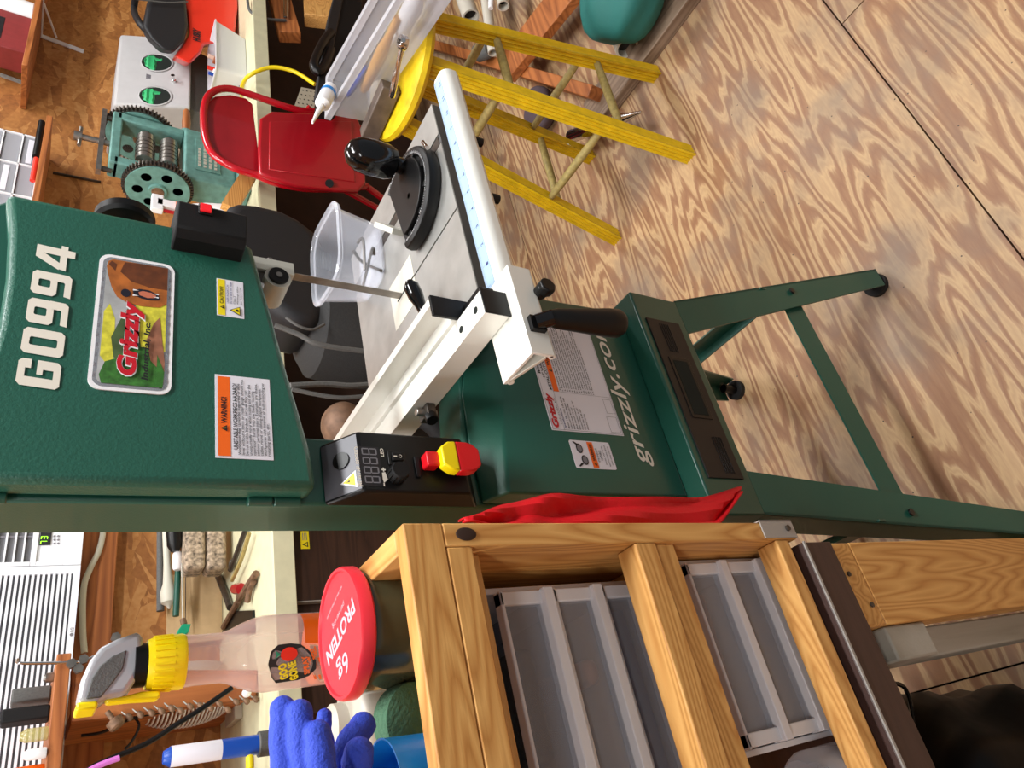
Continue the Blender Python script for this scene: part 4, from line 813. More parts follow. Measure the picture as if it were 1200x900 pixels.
# ================================================================== workbench along the back wall
BZ = .90
f0 = A(322, 740, 'z', BZ); f1 = A(296, 25, 'z', BZ); sl = (f1.y - f0.y) / (f1.x - f0.x)
def by_(x): return f0.y + sl * (x - f0.x)
bench = thing('workbench', 'long cream topped workbench running along the particle board wall', 'workbench', (1.5, 2.1, 0))
b = MB(); b.prism([(-.9, by_(-.9), BZ - .035), (5.6, by_(5.6), BZ - .035), (5.6, WY - .002, BZ - .035), (-.9, WY - .002, BZ - .035)], (0, 0, .035), 'cream'); b.build('bench_top', bench, bevel=.003)
b = MB(); b.prism([(-.9, by_(-.9) - .012, BZ - .055), (5.6, by_(5.6) - .012, BZ - .055), (5.6, by_(5.6), BZ - .055), (-.9, by_(-.9), BZ - .055)], (0, 0, .0555), 'cream'); b.build('bench_edge', bench, bevel=.002)
for x in (-.5, 4.6):
    b = MB(); b.box(x, x + .09, 1.85, 1.94, 0, BZ - .035, 'stud_z'); b.build('leg', bench)
b = MB(); b.box(1.05, 5.5, 1.99, 2.40, .02, BZ - .04, 'brown_dark'); b.box(1.05, 1.07, 1.90, 1.99, .02, BZ - .04, 'brown_dark'); b.build('shade_panel', bench)  # dark wood panel, widened so its colour gives the deep shade under the bench
# brown cabinet under the left end of the bench
cab = thing('brown_cabinet', 'dark brown woodgrain cabinet under the bench with small yellow sticker', 'cabinet', (.8, 1.95, 0))
b = MB(); b.box(.30, 1.04, 1.825, 2.30, .02, .844, 'laminate'); b.build('cabinet_body', cab, bevel=.003)
b = MB(); b.box(.566, .98, 1.802, 1.823, .08, .842, 'laminate'); dcab = b.build('door', cab, bevel=.002)
b = MB(); b.box(.5635, .5660, 1.800, 1.823, .08, .842, 'wire'); b.box(.566, .98, 1.800, 1.823, .842, .8445, 'wire'); b.build('door_trim', dcab)
p = A(358, 643, 'y', 1.80); q = A(358, 622, 'y', 1.80); O = V((p.x, 1.8015, p.z - .012)); b = MB(); b.flat([(0, 0), (.05, 0), (.05, .024), (0, .024)], O, EX, EZ, 'yellow_label', .0005); b.flat([(.004, .004), (.020, .004), (.012, .020)], O, EX, EZ, 'ink', .001); b.flat([(.0075, .0065), (.0165, .0065), (.012, .015)], O, EX, EZ, 'yellow_label', .0014)
for i in range(3): b.flat([(.024, .006 + .005 * i), (.045, .006 + .005 * i), (.045, .008 + .005 * i), (.024, .008 + .005 * i)], O, EX, EZ, 'ink_grey', .001)
b.build('warning_sticker', dcab)['label'] = 'yellow sticker'

# ------------------------------------------------------------------ air conditioner
AY = 2.30
ac = thing('air_conditioner', 'white window air conditioner with slatted grille and green 73 on its display', 'air conditioner', (.6, 2.35, 1.30))
def at_(x, y): return A(x, y, 'y', AY)
b = MB(); b.box(.12, 1.10, AY + .012, WY - .002, 1.301, 1.72, 'ac_white'); b.build('casing', ac, bevel=.008)
xd = .868
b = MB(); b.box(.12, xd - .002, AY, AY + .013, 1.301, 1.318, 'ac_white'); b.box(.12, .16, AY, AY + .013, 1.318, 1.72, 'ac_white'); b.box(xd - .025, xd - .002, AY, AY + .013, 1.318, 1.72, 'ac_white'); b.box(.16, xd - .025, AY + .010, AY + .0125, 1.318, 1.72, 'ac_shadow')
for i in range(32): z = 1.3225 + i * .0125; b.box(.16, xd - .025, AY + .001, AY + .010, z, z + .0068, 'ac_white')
b.build('grille', ac)
b = MB(); p0 = at_(43, 655); p1 = at_(75, 640); zt = at_(43, 650).z; zb = at_(75, 648).z
b.box(xd, 1.10, AY + .001, AY + .013, 1.301, zb, 'ac_white'); b.box(xd, 1.10, AY + .001, AY + .013, zt, zt + .014, 'ac_white'); b.box(xd, xd + .012, AY + .001, AY + .013, zb, zt, 'ac_white'); b.box(xd, 1.10, AY + .006, AY + .013, zb, zt, 'ac_white'); b.build('control_panel', ac, bevel=.001)
b = MB(); d0 = at_(60, 638); d1 = at_(48, 622); b.box(d0.x, 1.03, AY + .003, AY + .0065, d0.z + .002, d1.z, 'ink'); O = V((d0.x + .002, AY + .0028, d0.z + .010))
seg = dict(a=(.1, .9, .9, 1.02), d=(.1, .9, 0, .1), g=(.1, .9, .46, .56), b=(.85, 1, .52, .98), c=(.85, 1, .05, .48))
for k, ss in ((0, 'abc'), (1, 'abgcd')):
    for s_ in ss:
        a0, a1, c0, c1 = seg[s_]; w_, h_ = .0095, .0165; ox = k * .0145
        b.flat([(ox + a0 * w_, c0 * h_), (ox + a1 * w_, c0 * h_), (ox + a1 * w_, c1 * h_), (ox + a0 * w_, c1 * h_)], O, EX, EZ, 'digit_green', .0008)
b.build('temperature_display', ac)['label'] = 'black display with green digits'
b = MB()
for i in range(3):
    for j in range(2): q = at_(64 + 4.5 * j, 636 - 4.2 * i); b.cyl((q.x, AY + .006, q.z), (q.x, AY + .004, q.z), .003, 'ink_grey', seg=10)
b.build('button_group', ac)
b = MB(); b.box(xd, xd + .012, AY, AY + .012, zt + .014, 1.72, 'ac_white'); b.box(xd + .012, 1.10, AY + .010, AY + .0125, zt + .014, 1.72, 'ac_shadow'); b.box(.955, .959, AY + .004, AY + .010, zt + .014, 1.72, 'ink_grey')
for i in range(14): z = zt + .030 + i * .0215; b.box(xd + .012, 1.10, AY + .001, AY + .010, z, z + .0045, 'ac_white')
b.build('air_vent', ac)
q = at_(84, 742); b = MB(); b.cyl((q.x - .004, AY, q.z), (q.x - .004, AY - .0008, q.z), .0045, 'ink_grey'); b.text('LG', (q.x + .003, AY, q.z - .004), EX, EZ, .012, .008, 'ink_grey', bold=.02); b.build('maker_mark', ac)
b = MB(); b.tube(spline([A(122, 600, 'y', 2.37), A(121, 622, 'y', 2.37), A(116, 645, 'y', 2.365), A(105, 668, 'y', 2.36), A(98, 690, 'y', 2.36), A(97, 735, 'y', 2.36), A(99, 765, 'y', 2.36)], 6), .0085, 'cable_white', 10); tag(b.build('power_cord', root=A(98, 690, 'y', 2.36)), 'thick white power cord hanging below the air conditioner', 'cord')

# ------------------------------------------------------------------ left part of the bench top
b = MB(); p = A(213, 672, 'y', 2.39); q = A(253, 748, 'y', 2.36)
b.prism([(q.x, 2.385, BZ + .001), (p.x, 2.385, BZ + .001), (p.x, 2.415, 1.055), (q.x - .0, 2.415, 1.055)], (0, -.012, 0), 'tan_tile'); b.prism([(q.x, 2.3725, BZ + .106), (p.x, 2.385, BZ + .106), (p.x, 2.386, BZ + .108), (q.x, 2.3735, BZ + .108)], (0, -.0008, 0), 'brown_dark')
tag(b.build('tan_board', root=(.7, 2.38, BZ)), 'flat tan board leaning on the wall behind the spray bottle', 'board')
for i, (xa, lb) in enumerate(((226, 'speckled brown foam block lying on top of another foam block'), (251, 'speckled tan foam block at the bottom of two on the bench'))):
    p = A(xa, 672, 'y', 2.24); q = A(xa, 600, 'y', 2.24); zc_ = .972 if i else 1.045; zc_ = p.z
    b = MB(); b.bar((p.x, 2.24, p.z), (p.x + .34, 2.24, p.z), .085, .058, 'foam'); tag(b.build('foam_block', root=(p.x + .15, 2.24, p.z), bevel=.014, bseg=4), lb, 'foam block', 'foam blocks on the bench')
b = MB(); b.cyl(A(188, 716, 'y', 2.38), A(188, 610, 'y', 2.38), .011, 'tank_grey'); tag(b.build('grey_pipe', root=A(188, 680, 'y', 2.38)), 'thin grey pipe lying along the foot of the board wall', 'pipe')
b = MB(); b.lathe(A(198, 706, 'y', 2.33), A(194, 610, 'y', 2.33) - A(198, 706, 'y', 2.33), [(.003, -.02), (.008, -.01), (.022, 0), (.024, .03), (.015, .06), (.011, .12), (.011, .32)], 'cable_white', 16); tag(b.build('white_ladle', root=A(198, 690, 'y', 2.33)), 'long white tool with rounded end beside the grey pipe', 'tool')
b = MB(); b.cyl(A(206, 722, 'y', 2.30), A(209, 662, 'y', 2.30), .009, 'green_dark'); tag(b.build('green_rod', root=A(207, 700, 'y', 2.30)), 'dark green round rod beside the foam blocks', 'rod')
b = MB(); b.lathe(A(208, 668, 'y', 2.27), A(208, 640, 'y', 2.27) - A(208, 668, 'y', 2.27), [(.010, 0), (.014, .006), (.014, .05), (.006, .062)], 'white', 16); tag(b.build('plastic_stopper', root=A(208, 660, 'y', 2.27)), 'small white plastic cap on the end of the black tool', 'cap')
b = MB(); b.lathe(A(205, 646, 'y', 2.26), A(203, 600, 'y', 2.26) - A(205, 646, 'y', 2.26), [(.012, 0), (.022, .02), (.024, .14)], 'black', 16); tag(b.build('black_canister', root=A(204, 630, 'y', 2.26)), 'black canister above the foam blocks', 'canister')
def plier(name, label, pts, r, mt, z=BZ + .012, tip=None, g=None):
    b = MB(); P_ = [V((*A(x, y, 'z', z).xy, z)) for x, y in pts]; b.tube(spline(P_, 4), r, mt, 8); 
    if tip: 
        c_ = V((*A(*tip[:2], 'z', z).xy, z)); b.ellipsoid(c_, tip[2], tip[2] * .6, .008, tip[3], 14, 8)
    return tag(b.build(name, root=P_[0]), label, 'hand tool', g)
plier('long_nose_pliers', 'dark long nose pliers lying nearest the green saw column on the bench', [(270, 668), (277, 650), (288, 620)], .008, 'dark_steel', tip=(271, 662, .018, 'dark_steel'))
plier('shears', 'grey steel shears spread open on the bench', [(300, 672), (288, 690), (275, 712), (262, 735)], .009, 'rust', tip=(280, 700, .022, 'rust'))
plier('steel_strip', 'flat steel blade lying from the tan board to the shears', [(256, 675), (264, 695), (270, 712)], .011, 'dark_steel')
plier('red_grip_tool', 'small tool with rounded red grip on the bench', [(276, 690), (283, 690)], .016, 'chair_red')
plier('rusty_wrench', 'rust brown wrench beside the red grip on the bench', [(290, 705), (293, 690), (297, 682)], .008, 'rust')
plier('wooden_stick', 'pale wooden stick lying on the bench behind the pliers', [(272, 680), (283, 655), (292, 625)], .006, 'yellow_worn', z=BZ + .02)
p = A(262, 742, 'z', BZ); b = MB(); q0, q1, q2, q3 = A(300, 742, 'z', BZ), A(299, 715, 'z', BZ), A(272, 716, 'z', BZ), A(262, 742, 'z', BZ); b.prism([(v.x, v.y, BZ + .001) for v in (q0, q1, q2, q3)], (0, 0, .006), 'black'); tag(b.build('black_tray', root=q0), 'flat black tray on the bench beside the spray bottle', 'tray')
b = MB(); P_ = [A(*p, 'y', 2.0) for p in ((224, 731), (221, 741), (205, 750), (209, 738), (214, 731))]; b.prism(P_, (0, .03, 0), 'green_tool'); b.cyl(A(216, 732, 'y', 2.015), A(214, 725, 'y', 2.015), .008, 'rust'); b.cyl(A(214, 727, 'y', 2.015), A(213, 660, 'y', 2.015), .0015, 'wire'); tag(b.build('green_clamp', root=A(216, 740, 'y', 2.0), bevel=.003), 'small bright green clamp above the spray bottle', 'clamp')

# ------------------------------------------------------------------ pegged board and shelf at the far left
SYL = 1.95
sh = thing('wall_shelf', 'wooden shelf and upright board at the far left with bent rod', 'shelf', (.3, 2.1, 1.3))
zs = A(72, 800, 'y', SYL).z
b = MB(); xr = A(72, 766, 'y', SYL).x; b.box(-.3, xr, SYL, WY - .003, zs - .014, zs + .014, 'stud_x'); b.build('shelf_board', sh, bevel=.002)
P_ = [A(83, 785, 'y', SYL + .02), A(83, 846, 'y', SYL + .02), A(200, 832, 'y', SYL + .02), A(300, 818, 'y', SYL + .02), A(302, 785, 'y', SYL + .02)]
b = MB(); b.prism(P_, (0, .022, 0), 'stud_z'); b.box(.40, .44, 1.992, WY - .003, .905, 1.30, 'stud_z'); b.build('upright_board', sh, bevel=.002)
b = MB(); b.tube(spline([A(20, 772, 'y', 1.93), A(24, 777, 'y', 1.93), A(60, 777, 'y', 1.93), A(96, 776, 'y', 1.93)], 5), .0035, 'chrome', 8); b.tube([A(96, 776, 'y', 1.93), A(125, 763, 'y', 1.93), A(160, 747, 'y', 1.93)], .0035, 'chrome', 8); b.build('bent_rod', sh)
for x, y in ((84, 777), (92, 783), (98, 772), (136, 746)):
    b = MB(); c_ = A(x, y, 'y', 1.925); b.cyl(c_, c_ + V((0, .012, 0)), .011, 'steel', seg=6); b.build('nut', sh)
def onshelf(name, x0, x1, y0, y1, mt, label, cat, Y=2.0, round_=False):
    p = A(x0, y1, 'y', Y); q = A(x1, y0, 'y', Y); b = MB(); zb_ = zs + .0145; zt_ = max(p.z, zb_ + .02)
    if round_: r = abs(q.x - p.x) / 2; b.lathe(((p.x + q.x) / 2, Y, zb_), (0, 0, 1), [(r * .9, 0), (r, .003), (r, (zt_ - zb_) * .8), (r * .7, zt_ - zb_ - .004), (r * .6, zt_ - zb_)], mt, 20)
    else: b.box(p.x, q.x, Y, Y + .06, zb_, zt_, mt)
    return tag(b.build(name, root=((p.x + q.x) / 2, Y, zb_), bevel=0 if round_ else .004), label, cat)
onshelf('grey_case', 12, 62, 802, 824, 'tank_grey', 'grey box with slots on the far left wooden shelf', 'case', 2.08)
onshelf('black_case', 0, 62, 824, 848, 'black_matte', 'black box next to the grey slotted box on the far left shelf', 'case', 2.02)
onshelf('yellow_jar', 22, 62, 850, 872, 'glass_jar', 'yellowish glass jar beside the black box on the far left shelf', 'jar', 1.97, True)
jl = onshelf('labelled_jar', 25, 62, 874, 893, 'white', 'white jar with a black lettered label on the far left shelf', 'jar', 1.955, True)
onshelf('orange_bottle', 6, 62, 893, 915, 'orange_gel', 'orange bottle at the edge of the picture on the far left shelf', 'bottle', 2.0, True)
onshelf('steel_socket', 56, 62, 788, 800, 'steel', 'small steel socket near the end of the far left shelf', 'socket', 2.0, True)
# bits hanging from the upright board
src = None
spots = [(142, 829), (155, 826), (168, 824), (180, 822), (192, 819), (203, 822), (214, 817), (226, 816), (238, 819), (248, 814), (258, 821), (268, 812), (280, 811), (291, 809)]
for i, (x, y) in enumerate(spots):
    p = A(x, y, 'y', SYL + .015)
    if src is None:
        src = thing('tool_bit', 'small rusty bit hanging on a nail from the upright board', 'tool bit', p, 'bits hanging on the upright board')
        b = MB(); b.lathe(p + V((-.024, 0, -.018)), (.75, 0, .65), [(.004, -.008), (.007, -.003), (.006, .006), (.003, .010)], 'rust', 12); b.build('bit_head', src); b = MB(); b.cyl(p + V((-.024, 0, -.016)), p + V((.0, .01, .006)), .0018, 'wire', seg=8); b.build('shank', src)
    else: copy_thing(src, p, src['label'])
p = A(128, 838, 'y', SYL + .01); b = MB(); b.lathe(p + V((-.03, -.01, -.02)), (.8, .1, .55), [(.014, 0), (.018, .004), (.018, .020), (.006, .024), (.006, .045)], 'rust', 20); tag(b.build('hole_saw', root=p), 'round rusty hole saw hanging topmost from the upright board', 'hole saw')
b = MB(); p = A(289, 812, 'y', 1.93); b.ellipsoid(p, .011, .011, .011, 'white', 14, 8); tag(b.build('white_ball', root=p), 'small white round knob on the upright board', 'knob')
# wall heater with domed wire guard
hc = A(240, 852, 'y', 2.20); ht = thing('fan_heater', 'round white fan heater with domed wire guard behind the pegged board', 'heater', (hc.x, 2.2, BZ))
b = MB(); b.lathe((hc.x + .06, 2.2, 1.03), (-1, 0, 0), [(.02, -.10), (.10, -.09), (.122, -.01), (.124, .0), (.120, .004), (.116, 0), (.10, -.02), (.02, -.02)], 'beige_plastic', 36); b.box(hc.x + .0, hc.x + .12, 2.14, 2.26, BZ + .001, BZ + .02, 'beige_plastic'); b.build('heater_body', ht)
b = MB()
for i in range(-12, 13):
    z = i * .0093; w_ = math.sqrt(max(0, .118 ** 2 - z * z)); b.tube([(hc.x + .06 - .05 * math.cos(t * PI / 2) * (w_ / .118), 2.2 + w_ * math.sin(t * PI / 2), 1.03 + z) for t in [k / 4 for k in range(-4, 5)]], .0026, 'white', 5)
b.build('wire_guard', ht)
def cable(name, pts, r, mt, label, Y=1.9):
    P_ = [A(p[0], p[1], 'y', p[2] if len(p) > 2 else Y) for p in pts]; b = MB(); b.tube(spline(P_, 8), r, mt, 8); return tag(b.build(name, root=P_[len(P_) // 2]), label, 'cable')
cable('black_cable', [(272, 806), (240, 828), (205, 850), (170, 872), (110, 898), (90, 915)], .006, 'black', 'thick black cable sweeping down past the pegged board', 1.88)
cable('thin_cable', [(205, 833), (170, 838), (145, 846), (120, 858), (95, 862)], .0035, 'black', 'thin black cable hanging behind the pegged board', 2.1)
cable('looped_cable', [(155, 838), (163, 850), (155, 868), (146, 878)], .003, 'black', 'short looped black cable at the far left', 2.1)
cable('white_purple_tube', [(140, 888), (110, 900), (70, 925)], .006, 'pink', 'pale purple tube at the lower left edge of the picture', 1.85)
# adhesive cartridge
tY = 1.75; p = A(191, 888, 'y', tY); q = A(305, 872, 'y', tY); tr = thing('sealant_cartridge', 'blue and white sealant cartridge standing on the bench left of the blue gloves', 'cartridge', (q.x, tY, q.z)); d_ = (p - q).normalized(); L_ = (p - q).length
b = MB(); b.lathe(q, d_, [(.020, 0), (.020, L_ * .42), (.020, L_ * .93), (.012, L_)], 'blue_tube', 28, mts=['blue_tube', 'paper', 'blue_tube']); b.build('tube', tr)
b = MB(); b.lathe(q - d_ * .03, d_, [(.020, -.02), (.026, 0), (.026, .034), (.021, .036)], 'tank_grey', 24); b.build('tube_cap', tr)
lumpbox('yellow_clip', q.x - .05, q.x - .02, tY - .03, tY - .01, q.z + .02, q.z + .035, 'yellow_label', 'small yellow clip beside the sealant cartridge', 'clip')

# ------------------------------------------------------------------ right side: shelves on the wall
def wshelf(label, x0, x1, y0, z, th, mt='stud_x', brk=None):
    t = thing('wall_shelf', label, 'shelf', ((x0 + x1) / 2, 2.3, z)); b = MB(); b.box(x0, x1, y0, WY - .002, z, z + th, mt); b.build('shelf_board', t, bevel=.002)
    if brk:
        b = MB(); b.bar((brk, WY - .006, z), (brk - .02, WY - .006, z - .17), .022, .006, 'white', up=(0, 1, 0)); b.bar((brk, WY - .02, z - .06), (brk, y0 + .05, z - .006), .010, .006, 'white'); b.box(brk - .01, brk + .01, y0 + .03, WY - .003, z - .006, z - .0005, 'white'); b.build('bracket', t)
    return t
z_ = A(36, 40, 'y', 2.2).z
wshelf('wooden wall shelf with white bracket at the top left of the picture', 2.90, 4.2, 2.20, z_ - .012, .020, brk=3.42)
p = A(32, 65, 'y', 2.26); q = A(32, 22, 'y', 2.26); can = thing('red_tin', 'dark red rectangular tin with black label on the upper wall shelf', 'tin', ((p.x + q.x) / 2, 2.27, z_ + .0085))
b = MB(); b.box(p.x, q.x, 2.25, 2.36, z_ + .0085, z_ + .30, 'chair_red'); M['tin_red'] = mat('tin_red', (140, 56, 56), .4, var=.1); b.mats = ['tin_red']; b.build('tin_body', can, bevel=.006)
b = MB(); b.box(p.x + .05, p.x + .19, 2.2485, 2.25, z_ + .10, z_ + .19, 'ink'); b.box(p.x + .08, p.x + .16, 2.2478, 2.2484, z_ + .13, z_ + .145, 'pink_label'); b.build('tin_label', can)
p = A(30, 12, 'y', 2.26); b = MB(); b.lathe((p.x, 2.28, z_ + .0085), (0, 0, 1), [(.05, 0), (.055, .006), (.055, .20), (.03, .24)], 'white', 24); tag(b.build('white_bottle', root=(p.x, 2.28, z_ + .0085)), 'white bottle beside the dark red tin on the upper wall shelf', 'bottle')
p = A(60, 136, 'y', 2.2); z2_ = p.z; wshelf('wooden wall shelf carrying the clear parts organiser', 1.6, p.x, 2.20, z2_ - .006, .020)
q = A(52, 165, 'y', 2.24)
org = thing('parts_organiser', 'grid of small clear drawers with white frame on the right hand wall shelf', 'parts organiser', (2.3, 2.3, z2_ + .0145))
ox1 = A(30, 158, 'y', 2.24).x; cw, chh = .160, .060; oz = z2_ + .0145
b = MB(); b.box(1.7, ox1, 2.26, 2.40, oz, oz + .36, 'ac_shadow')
for i in range(7): b.box(1.7, ox1, 2.238, 2.26, oz + i * chh, oz + i * chh + .005, 'white')
for i in range(6): b.box(ox1 - .005 - i * cw, ox1 - i * cw, 2.238, 2.26, oz, oz + .353, 'white')
b.build('organiser_frame', org)
for i in range(5):
    for j in range(6):
        b = MB(); x_ = ox1 - (i + 1) * cw + .002; z0_ = oz + j * chh + .007; b.box(x_, x_ + cw - .009, 2.244, 2.256, z0_, z0_ + chh - .010, 'clear_faint'); b.box(x_ + .012, x_ + cw - .02, 2.2425, 2.244, z0_ + .018, z0_ + .036, 'paper') if (i + j) % 2 == 0 else None; b.build('small_drawer', org)
def lyer(name, x, y0, y1, r, mt, label, cat):
    p, q = A(x, y1, 'y', 2.215), A(x, y0, 'y', 2.215); z = z2_ + .0145 + r; b = MB(); b.cyl((p.x, 2.215, z), (q.x, 2.215, z), r, mt, seg=12); return tag(b.build(name, root=(p.x, 2.215, z)), label, cat)
lyer('black_marker', 52, 144, 186, .012, 'black', 'black marker lying on the shelf under the parts organiser', 'marker')
lyer('orange_marker', 52, 188, 215, .009, 'red_orange', 'orange marker on the shelf next to the green saw', 'marker')
for x0, x1, y0, y1, lb in ((0, 34, 88, 100, 'dark steel rule fixed to the particle board wall near the top edge'), (62, 118, 203, 214, 'dark steel rule on the wall behind the geared machine')):
    p, q = A(x0, y0, 'y', WY - .004), A(x1, y1, 'y', WY - .004); b = MB(); b.bar(p, q, .004, .02, 'dark_steel', up=(0, .2, 1)); tag(b.build('steel_rule', root=p), lb, 'rule', 'steel rules on the wall')

# ------------------------------------------------------------------ grey blasting cabinet with glove holes
y0_, y1_ = 2.04, 2.13; p = A(150, 50, 'y', y1_ - .02); xR = 3.20; xL = 2.72; zt_, zl_ = 1.345, 1.072
gc = thing('blast_cabinet', 'light grey metal cabinet with two oval holes showing green gloves', 'blast cabinet', (2.85, 2.2, BZ))
b = MB(); b.yz([(y0_, zl_), (y1_, zt_), (2.40, zt_), (2.40, zl_)], xL, xR, 'machine_grey'); body = b.build('cabinet_body', gc, bevel=.012, bseg=4)
b = MB(); b.yz([(2.10, BZ + .001), (2.07, zl_ + .001), (2.38, zl_ + .001), (2.36, BZ + .001)], xL + .03, xR - .03, 'tank_grey'); b.build('hopper', gc, bevel=.003)
nrm = V((0, -(zt_ - zl_), y1_ - y0_)).normalized(); up_ = V((0, y1_ - y0_, zt_ - zl_)).normalized()
def APn(x, y, n, p0):
    d = A(x, y, 'y', 2.0) - V((0, 0, H)); o = V((0, 0, H)); return o + d * ((p0 - o).dot(n) / d.dot(n))
p0_ = V((0, y0_, zl_))
for hx, hy in ((184, 74), (182, 113)):
    c_ = APn(hx, hy, nrm, p0_) + nrm * .001
    b = MB(); b.lathe(c_, nrm, [(.060, .0), (.064, .003), (.059, .004), (.057, -.0005)], 'machine_grey', 40, cap=False)
    n_ = 40; ring = [(.0575 * math.cos(2 * PI * i / n_), .0575 * math.sin(2 * PI * i / n_)) for i in range(n_)]; b.flat(ring, c_, EX, up_, 'void', .0005); hole = b.build('glove_port', gc)
    b = MB(); b.ellipsoid(c_ + V((-.004, .004, .010)), .050, .006, .038, 'glove_green', 20, 10); b.ellipsoid(c_ + V((.022, .000, -.016)), .014, .006, .028, 'glove_green', 16, 8)
    for v in b.bm.verts: v.co += V((0, .003 * math.sin(v.co.z * 300), .002 * math.sin(v.co.x * 250)))
    b.build('green_glove', hole)
c_ = APn(204, 96, nrm, p0_); b = MB(); b.lathe(c_, nrm, [(.009, 0), (.009, .010), (.006, .012), (.006, .03), (.008, .032)], 'chrome', 16); b.build('latch_knob', gc)
c_ = APn(174, 90, nrm, p0_); b = MB(); b.bar(c_ - EX * .012, c_ + EX * .012, .006, .018, 'ink_grey'); b.build('maker_plate', gc)

# ------------------------------------------------------------------ red and black blower, white bin
rv = thing('shop_blower', 'red orange machine with black top and handle at the top of the picture', 'blower', (3.2, 1.95, BZ))
def poly(pts, Y, zmin=-9):
    o = [A(*p, 'y', Y) for p in pts]
    for p in o: p.z = max(p.z, zmin)
    return o
b = MB(); b.prism(poly([(205, 66), (223, 75), (236, 62), (240, 52), (275, 48), (281, 8), (280, -30), (215, -30), (214, 0), (220, 15), (222, 40), (213, 55)], 1.90, BZ + .002), (.13, .11, 0), 'red_orange'); b.build('red_housing', rv, bevel=.012, bseg=4)
b = MB(); b.prism(poly([(190, 58), (205, 60), (217, 47), (221, 30), (216, -30), (185, -30), (174, 0), (168, 30), (176, 44)], 1.885), (.12, .10, 0), 'vac_black'); b.build('black_cover', rv, bevel=.015, bseg=4)
P_ = spline([A(162, -14, 'y', 1.93), A(157, 10, 'y', 2.05), A(163, 26, 'y', 1.93), A(175, 38, 'y', 1.93), A(190, 46, 'y', 1.93)], 6); b = MB(); b.tube(P_, .014, 'vac_black', 12); b.build('handle', rv)
b = MB(); q = A(236, 50, 'y', 1.898); b.text('HUSKY', (q.x, 1.898, q.z + .004), EX, EZ, .085, .030, 'ink', bold=.05); b.build('housing_lettering', rv)
b = MB(); b.tube(spline([A(282, 10, 'y', 1.99), A(287, 25, 'y', 1.96), A(283, 45, 'y', 1.95)], 5), .004, 'black', 8); b.build('power_lead', rv)
cable('grey_hose', [(220, 2), (200, 3), (185, 2), (150, -2)], .003, 'tank_grey', 'thin grey cord across the black cover of the blower', 1.875)
cable('wire_rack', [(335, 24), (312, 22), (294, 14), (290, 0)], .006, 'tank_grey', 'grey bent wire sticking out over the bench edge', 1.7)
bY = 1.86
pts = [A(243, 33, 'y', bY), A(281, 48, 'y', bY), A(277, 98, 'y', bY), A(244, 92, 'y', bY)]
bx0, bx1 = A(262, 98, 'y', bY).x, A(262, 42, 'y', bY).x; bz1 = A(236, 62, 'y', bY).z
bY = 1.80
wb = thing('white_bin', 'white translucent plastic bin full of small hand tools on the bench edge', 'bin', ((bx0 + bx1) / 2, bY + .05, BZ))
b = MB(); vs = []; n = 0
for w_, h_, z, in ((.80, .8, .002), (1, 1, .118), (1.05, 1.05, .120), (1.05, 1.05, .124), (.97, .97, .124), (.97, .97, .110), (.76, .76, .006)):
    pr_ = rrect((bx1 - bx0) * w_, .15 * h_, .015, 4); n = len(pr_); vs += [((bx0 + bx1) / 2 + a, bY + .075 + c2, BZ + z) for a, c2 in pr_]
b.faces(vs, [(j * n + i, j * n + (i + 1) % n, (j + 1) * n + (i + 1) % n, (j + 1) * n + i) for j in range(6) for i in range(n)] + [tuple(range(n))[::-1], tuple(range(len(vs) - n, len(vs)))], 'plastic_white'); b.build('bin_body', wb)
for i, (mt, r, lb, cat) in enumerate((('blue_tube', .007, 'blue pen standing in the white bin', 'pen'), ('white', .012, 'white tube leaning in the white bin', 'tube'), ('red_orange', .008, 'orange handled tool in the white bin', 'tool'), ('copper', .014, 'round brown disc in the white bin', 'disc'), ('pink_label', .009, 'pale stick in the white bin', 'stick'))):
    x_ = bx0 + .035 + .028 * i; b = MB(); b.cyl((x_, bY + .07, BZ + .01), (x_ - .01 + .004 * i, bY + .05 + .01 * (i % 3), BZ + .12 + .02 * ((i + 1) % 2)), r, mt, seg=14); tag(b.build(('blue_pen', 'white_tube', 'orange_tool', 'brown_disc', 'pale_stick')[i], root=(x_, bY + .07, BZ + .01)), lb, cat)
b = MB(); b.bar(A(262, 118, 'z', BZ + .02), A(240, 70, 'z', BZ + .02), .03, .008, 'tank_grey'); tag(b.build('grey_bar', root=A(250, 95, 'z', BZ + .02)), 'flat grey bar lying beside the white bin', 'bar')
# yellow extension cord
b = MB(); b.tube(spline([A(283, 112, 'y', 1.82), A(284, 100, 'y', 1.74), A(293, 88, 'y', 1.66), (A(318, 79, 'y', 1.62)), A(345, 84, 'y', 1.6), A(369, 99, 'y', 1.58)], 8), .0075, 'cord_yellow', 10); tag(b.build('extension_cord', root=A(318, 79, 'y', 1.62)), 'bright yellow cord arching over the edge of the bench', 'cord')

